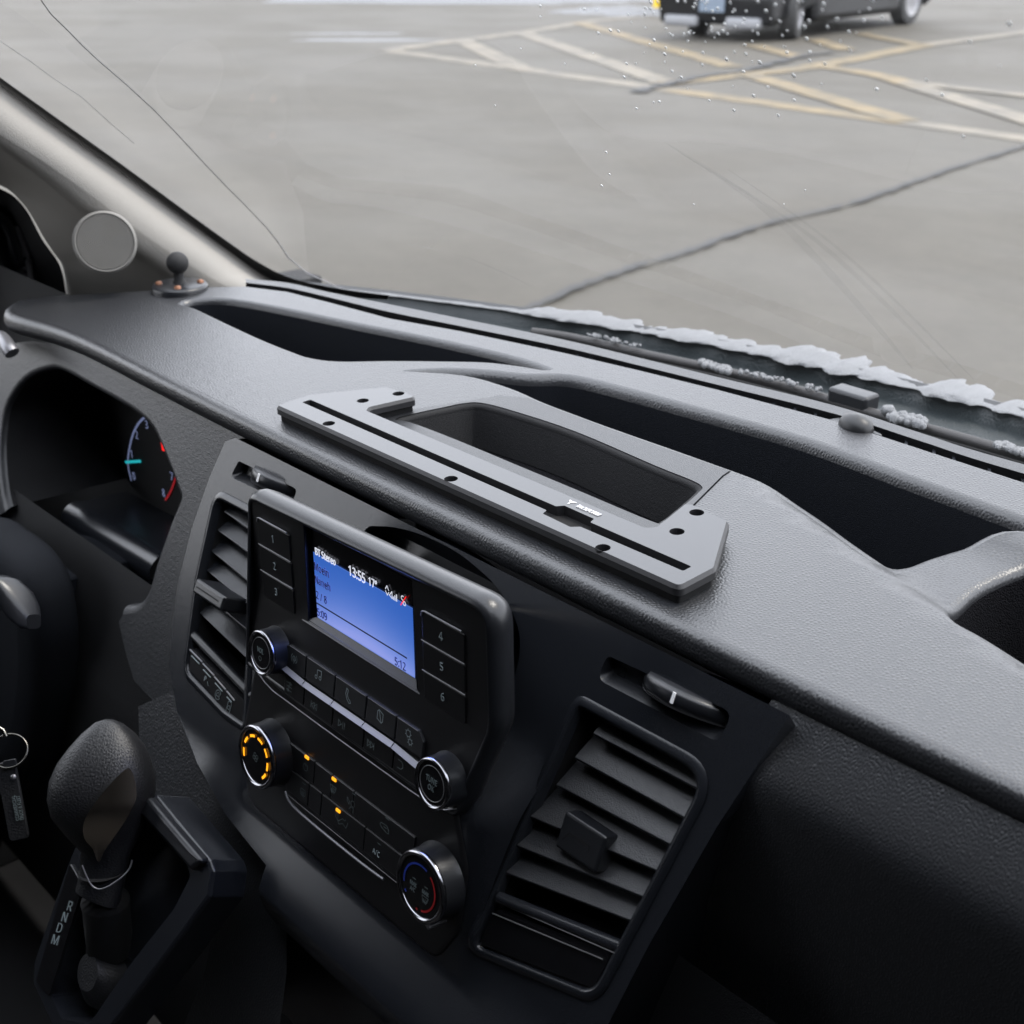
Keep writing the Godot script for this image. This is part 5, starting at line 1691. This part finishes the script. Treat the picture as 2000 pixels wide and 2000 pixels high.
# ---------------------------------------------------------------- pillar trim, speaker, ball mount
func build_pillar() -> void:
	var t := thing("pillar_trim", "light grey windshield pillar trim with round speaker grille", "pillar trim", xp(205, 580, -0.76))
	var E := smooth3([gp(-260, -30, 0.006), gp(-130, 65, 0.006), gp(0, 166, 0.006), gp(120, 254, 0.006), gp(250, 346, 0.006), gp(370, 434, 0.006), gp(450, 492, 0.006), gp(510, 535, 0.006), gp(580, 575, 0.004), gp(620, 610, 0.0)], 6)
	var G := smooth3([xp(-260, 75, -0.600), xp(-130, 170, -0.600), xp(0, 262, -0.600), xp(95, 322, -0.600), xp(192, 392, -0.600), xp(262, 444, -0.600), xp(330, 492, -0.600), xp(400, 536, -0.600), xp(450, 566, -0.600), xp(500, 610, -0.600)], 6)
	var H := smooth3([xp(-260, 110, -0.625), xp(-130, 205, -0.625), xp(-5, 290, -0.625), xp(80, 352, -0.625), xp(165, 425, -0.625), xp(230, 480, -0.625), xp(290, 520, -0.625), xp(350, 560, -0.625), xp(380, 590, -0.625), xp(400, 630, -0.625)], 6)
	var D := smooth3([xp(-260, 280, -0.81), xp(-130, 322, -0.82), xp(0, 362, -0.83), xp(47, 398, -0.83), xp(83, 460, -0.83), xp(105, 494, -0.83), xp(120, 516, -0.83), xp(130, 555, -0.83), xp(134, 590, -0.83), xp(136, 630, -0.83)], 6)
	var mid := PackedVector3Array()
	var near := PackedVector3Array()
	var g2 := PackedVector3Array()
	for i in E.size():
		mid.append(H[i].lerp(D[i], 0.5) + Vector3(-0.006, 0, -0.004))
		near.append(H[i].lerp(D[i], 0.88) + Vector3(0.004, 0, 0.006))
		g2.append(E[i].lerp(G[i], 0.5) + Vector3(0.001, 0.002, -0.001))
	var back := PackedVector3Array()
	for p in D: back.append(p + Vector3(-0.05, 0, -0.02))
	var b := Buf.new()
	b.grid([E, g2, G, H, mid, near, D, back])
	put(b, "trim", M.trim, t)
	var c := xp(205, 473, -0.586)
	var f := frame_n(c, (EYE - c).normalized())
	b = Buf.new()
	var k := c.distance_to(EYE) / LENS * 0.93
	lathe(b, [Vector2(64 * k, -0.055), Vector2(62 * k, -0.020), Vector2(60.5 * k, -0.008), Vector2(59.0 * k, -0.003), Vector2(57.0 * k, -0.0015), Vector2(55.5 * k, -0.002), Vector2(54 * k, -0.003)], f, 56)
	put(b, "speaker_ring", M.trim_grille, t)
	b = Buf.new()
	var prof := []
	var r := 53.0
	while r > 1.5:
		prof.append(Vector2(r * k, -0.003)); prof.append(Vector2((r - 0.9) * k, -0.0018)); prof.append(Vector2((r - 1.9) * k, -0.0018)); prof.append(Vector2((r - 2.6) * k, -0.003))
		r -= 3.6
	prof.append(Vector2(0.0001, -0.002))
	lathe(b, prof, f, 56)
	put(b, "speaker_grille", M.trim_grille, t)
	# ball mount
	var o := tp(352, 566)
	var m := thing("ball_mount", "black ball mount on screwed disc at the far dashboard corner", "ball mount", o)
	var kk := o.distance_to(EYE) / LENS
	var up := frame_n(o, Vector3.UP, Vector3(0, 0, -1))
	b = Buf.new()
	lathe(b, [Vector2(52 * kk, -0.004), Vector2(52 * kk, 0.003), Vector2(49 * kk, 0.006), Vector2(20 * kk, 0.007), Vector2(0.0001, 0.007)], up, 36)
	put(b, "base_disc", M.bezel, m)
	b = Buf.new()
	lathe(b, [Vector2(14 * kk, 0.005), Vector2(9.5 * kk, 0.010), Vector2(9 * kk, 0.016), Vector2(10 * kk, 0.020)], up, 24)
	put(b, "neck", M.rubber, m)
	b = Buf.new()
	var pr := []
	var br := 20.5 * kk
	for j in 15:
		var a := -PI / 2 + PI * j / 14.0
		pr.append(Vector2(maxf(cos(a) * br, 0.00005), 0.0265 + sin(a) * br))
	lathe(b, pr, up, 28)
	put(b, "ball", M.rubber, m)
	for a in [0.6, 2.2, 3.6, 5.2]:
		b = Buf.new()
		lathe(b, [Vector2(0.0035, 0.006), Vector2(0.003, 0.0085), Vector2(0.0001, 0.009)], Transform3D(up.basis, o + Vector3(cos(a), 0, sin(a)) * 38 * kk), 12)
		put(b, "screw", M.copper, m)

# ---------------------------------------------------------------- cowl, wiper and snow outside the glass
func hood_z(x: float) -> float: return -1.055 + 0.33 * (x - 0.10) * (x - 0.10)
func build_outside_front() -> void:
	var t := thing("van_hood", "dark cowl and hood edge of the van below the windshield", "van hood", Vector3(0, 1.2, -1.1))
	var b := Buf.new()
	var rows := [PackedVector3Array(), PackedVector3Array(), PackedVector3Array(), PackedVector3Array()]
	for i in 41:
		var x := lerpf(-0.85, 0.85, i / 40.0)
		rows[0].append(Vector3(x, 1.285, glass_z(x, 1.30) + 0.01)); rows[1].append(Vector3(x, 1.290, lerpf(glass_z(x, 1.31), hood_z(x), 0.5))); rows[2].append(Vector3(x, 1.297, hood_z(x) + 0.012)); rows[3].append(Vector3(x, 1.312, hood_z(x) + 0.004))
	b.grid(rows)
	put(b, "cowl", M.cowl, t)
	b = Buf.new()
	var h := [PackedVector3Array(), PackedVector3Array(), PackedVector3Array(), PackedVector3Array()]
	for i in 41:
		var x := lerpf(-0.85, 0.85, i / 40.0)
		h[0].append(Vector3(x, 1.312, hood_z(x) + 0.004)); h[1].append(Vector3(x, 1.315, hood_z(x) - 0.004)); h[2].append(Vector3(x, 1.24, hood_z(x) - 0.18)); h[3].append(Vector3(x, 0.95, hood_z(x) - 0.55))
	b.grid(h)
	put(b, "hood", M.car_paint, t)
	# snow along the edge of the hood
	var n := FastNoiseLite.new()
	n.seed = 9; n.frequency = 1.0
	b = Buf.new()
	rows = []
	for k in 9: rows.append(PackedVector3Array())
	for i in 401:
		var x := lerpf(-0.80, 0.80, i / 400.0)
		var amp := smoothstep(-0.60, -0.20, x) * 0.9 + 0.1
		var lump := (0.55 + 0.9 * n.get_noise_1d(x * 9.0) + 0.7 * n.get_noise_1d(x * 26.0) + 0.15 * n.get_noise_1d(x * 90.0)) * amp
		lump = maxf(lump, 0.08)
		var wdt := 0.008 + 0.022 * lump
		for k in 9:
			var a := PI * k / 8.0
			var rr := 1.0 + 0.25 * n.get_noise_2d(x * 40.0, k * 1.3)
			rows[k].append(Vector3(x, 1.312 + sin(a) * 0.008 * lump * rr, hood_z(x) + 0.004 - wdt * 0.5 + cos(a) * wdt * rr))
	b.grid(rows)
	var s := put(b, "hood_snow", M.snow, self)
	tag(s, "uneven ridge of white snow lying along the van hood edge", "snow", "stuff")
	# wiper
	var w := thing("wiper", "grey wiper arm and blade lying at the base of the windshield", "wiper", yp(1600, 790, 1.318))
	var y := 1.325
	var path := smooth3([yp(1040, 648, y), yp(1120, 660, y), yp(1250, 690, y), yp(1400, 722, y), yp(1550, 760, y), yp(1720, 812, y), yp(1900, 862, y), yp(2080, 915, y)], 6)
	b = Buf.new()
	tube(b, path, 0.0056, 8, false, 0.8)
	put(b, "arm", M.wiper, w)
	b = Buf.new()
	var blade := PackedVector3Array()
	for p in path: blade.append(p + Vector3(-0.004, -0.012, -0.012))
	tube(b, blade, 0.004, 6)
	put(b, "blade", M.rubber, w)
	b = Buf.new()
	var c := yp(1665, 778, y + 0.006)
	var dir := (yp(1720, 795, y) - yp(1610, 762, y)).normalized()
	box(b, Transform3D(Basis(dir, Vector3.UP, dir.cross(Vector3.UP)), c), Vector3(0.040, 0.014, 0.018), 0.003)
	put(b, "adapter", M.bezel, w)
	# snow caught on the wiper
	var lab := ["crusty snow clump caught on the wiper left of its grey adapter", "crusty snow clump caught on the wiper right of its grey adapter", "thin row of snow grains along the wiper's outer half", "snow clump on the wiper at the frame edge"]
	var kk := 0
	var rng := RandomNumberGenerator.new()
	rng.seed = 5
	for q in [[1365, 1425, 706, 724, 10], [1722, 1808, 802, 830, 14], [1140, 1250, 650, 676, 6], [1945, 2010, 866, 886, 10], [1440, 1610, 722, 762, 8]]:
		b = Buf.new()
		var cnt := 46
		for i in cnt:
			var u := rng.randf()
			var p := yp(lerpf(q[0], q[1], u), lerpf(q[2], q[3], u) + rng.randf_range(-1, 1) * q[4] * 0.5, y + 0.008)
			var rr: float = rng.randf_range(0.25, 0.6) * q[4] * 0.0006
			var fr := frame_n(p, Vector3(rng.randfn(), 1, rng.randfn()))
			lathe(b, [Vector2(rr * 0.4, -rr), Vector2(rr, -rr * 0.3), Vector2(rr * 0.9, rr * 0.4), Vector2(0.00005, rr * 0.9)], fr, 7)
		var o := put(b, "wiper_snow", M.snow, self)
		tag(o, ["crusty snow clump caught on the wiper before its grey adapter", "crusty snow clump caught on the wiper after its grey adapter", "thin row of snow grains near the wiper tip", "small snow clump on the wiper near its pivot", "row of snow grains leading up to the grey wiper adapter"][kk], "snow", "stuff", "snow caught on the wiper")
		kk += 1

# ---------------------------------------------------------------- dark parked car parked in the lot
func build_car() -> void:
	var fw := yp(1560, 77, GROUND)
	var rw := yp(1780, 48, GROUND)
	var ax := (fw - rw); ax.y = 0
	var base := ax.length()
	ax = ax.normalized()
	var lat := Vector3(ax.z, 0, -ax.x)             # to the car's left side, seen at the right of the photograph
	if lat.x < 0: lat = -lat
	var wid := 1.78
	var org := fw - lat * wid * 0.5
	var t := thing("parked_car", "dark parked car with pale lower bumper standing on yellow hatching", "car", org)
	# frame: x along the car (forwards), y up, z to its left side
	var f := Transform3D(Basis(ax, Vector3.UP, lat), org)
	var b := Buf.new()
	var side := rounded([Vector2(0.84, 0.20), Vector2(0.92, 0.55), Vector2(0.86, 1.00), Vector2(-0.55, 1.12), Vector2(-1.25, 1.66), Vector2(-3.2, 1.70), Vector2(-base - 0.6, 1.15), Vector2(-base - 1.0, 1.05), Vector2(-base - 1.05, 0.45), Vector2(-base - 0.55, 0.24), Vector2(-base - 0.46, 0.50), Vector2(-base - 0.2, 0.76), Vector2(-base + 0.2, 0.76), Vector2(-base + 0.46, 0.50), Vector2(-base + 0.50, 0.20), Vector2(-0.50, 0.20), Vector2(-0.46, 0.50), Vector2(-0.2, 0.76), Vector2(0.2, 0.76), Vector2(0.46, 0.50), Vector2(0.52, 0.20)], 0.08, 3)
	slab(b, side, f, -wid * 0.5, wid * 0.5, 0.10)
	put(b, "body", M.car_paint, t)
	b = Buf.new()
	for s in [-1.0, 1.0]:
		var q := rounded([Vector2(-0.75, 1.24), Vector2(-1.22, 1.70), Vector2(-2.8, 1.72), Vector2(-2.95, 1.26)], 0.05, 3)
		slab(b, q, Transform3D(f.basis, f.origin + lat * s * wid * 0.5), -0.01, 0.01)
	put(b, "side_glass", M.car_glass, t)
	for x in [0.0, -base]:
		for s in [-1.0, 1.0]:
			var c: Vector3 = f * Vector3(x, 0.40, s * (wid * 0.5 - 0.14))
			var turn := 0.35 if x == 0.0 else 0.0
			var nn: Vector3 = (lat * s).rotated(Vector3.UP, turn * s * (1 if s > 0 else -1))
			var wf := frame_n(c, nn)
			b = Buf.new()
			lathe(b, [Vector2(0.25, -0.12), Vector2(0.38, -0.12), Vector2(0.40, -0.09), Vector2(0.40, 0.09), Vector2(0.38, 0.12), Vector2(0.27, 0.125)], wf, 32)
			var wh := put(b, "wheel", M.tyre, t)
			b = Buf.new()
			lathe(b, [Vector2(0.27, 0.12), Vector2(0.25, 0.09), Vector2(0.10, 0.10), Vector2(0.0001, 0.11)], wf, 24)
			put(b, "rim", M.wheel, wh)
	for s in [-1.0, 1.0]:
		b = Buf.new()
		box(b, Transform3D(f.basis, f * Vector3(0.88, 0.24, s * 0.50)), Vector3(0.12, 0.15, 0.52), 0.05)
		put(b, "bumper", M.bumper, t)
		b = Buf.new()
		box(b, Transform3D(f.basis, f * Vector3(0.90, 0.95, s * 0.68)), Vector3(0.08, 0.20, 0.30), 0.03)
		put(b, "headlight", M.lamp_glass, t)
	b = Buf.new(); box(b, Transform3D(f.basis, f * Vector3(0.93, 0.50, 0.0)), Vector3(0.02, 0.26, 0.40), 0.006); put(b, "licence_plate", M.plate_blue, t)
	b = Buf.new(); box(b, Transform3D(f.basis, f * Vector3(0.93, 0.93, 0.0)), Vector3(0.04, 0.30, 1.1), 0.01); put(b, "grille", M.rubber, t)
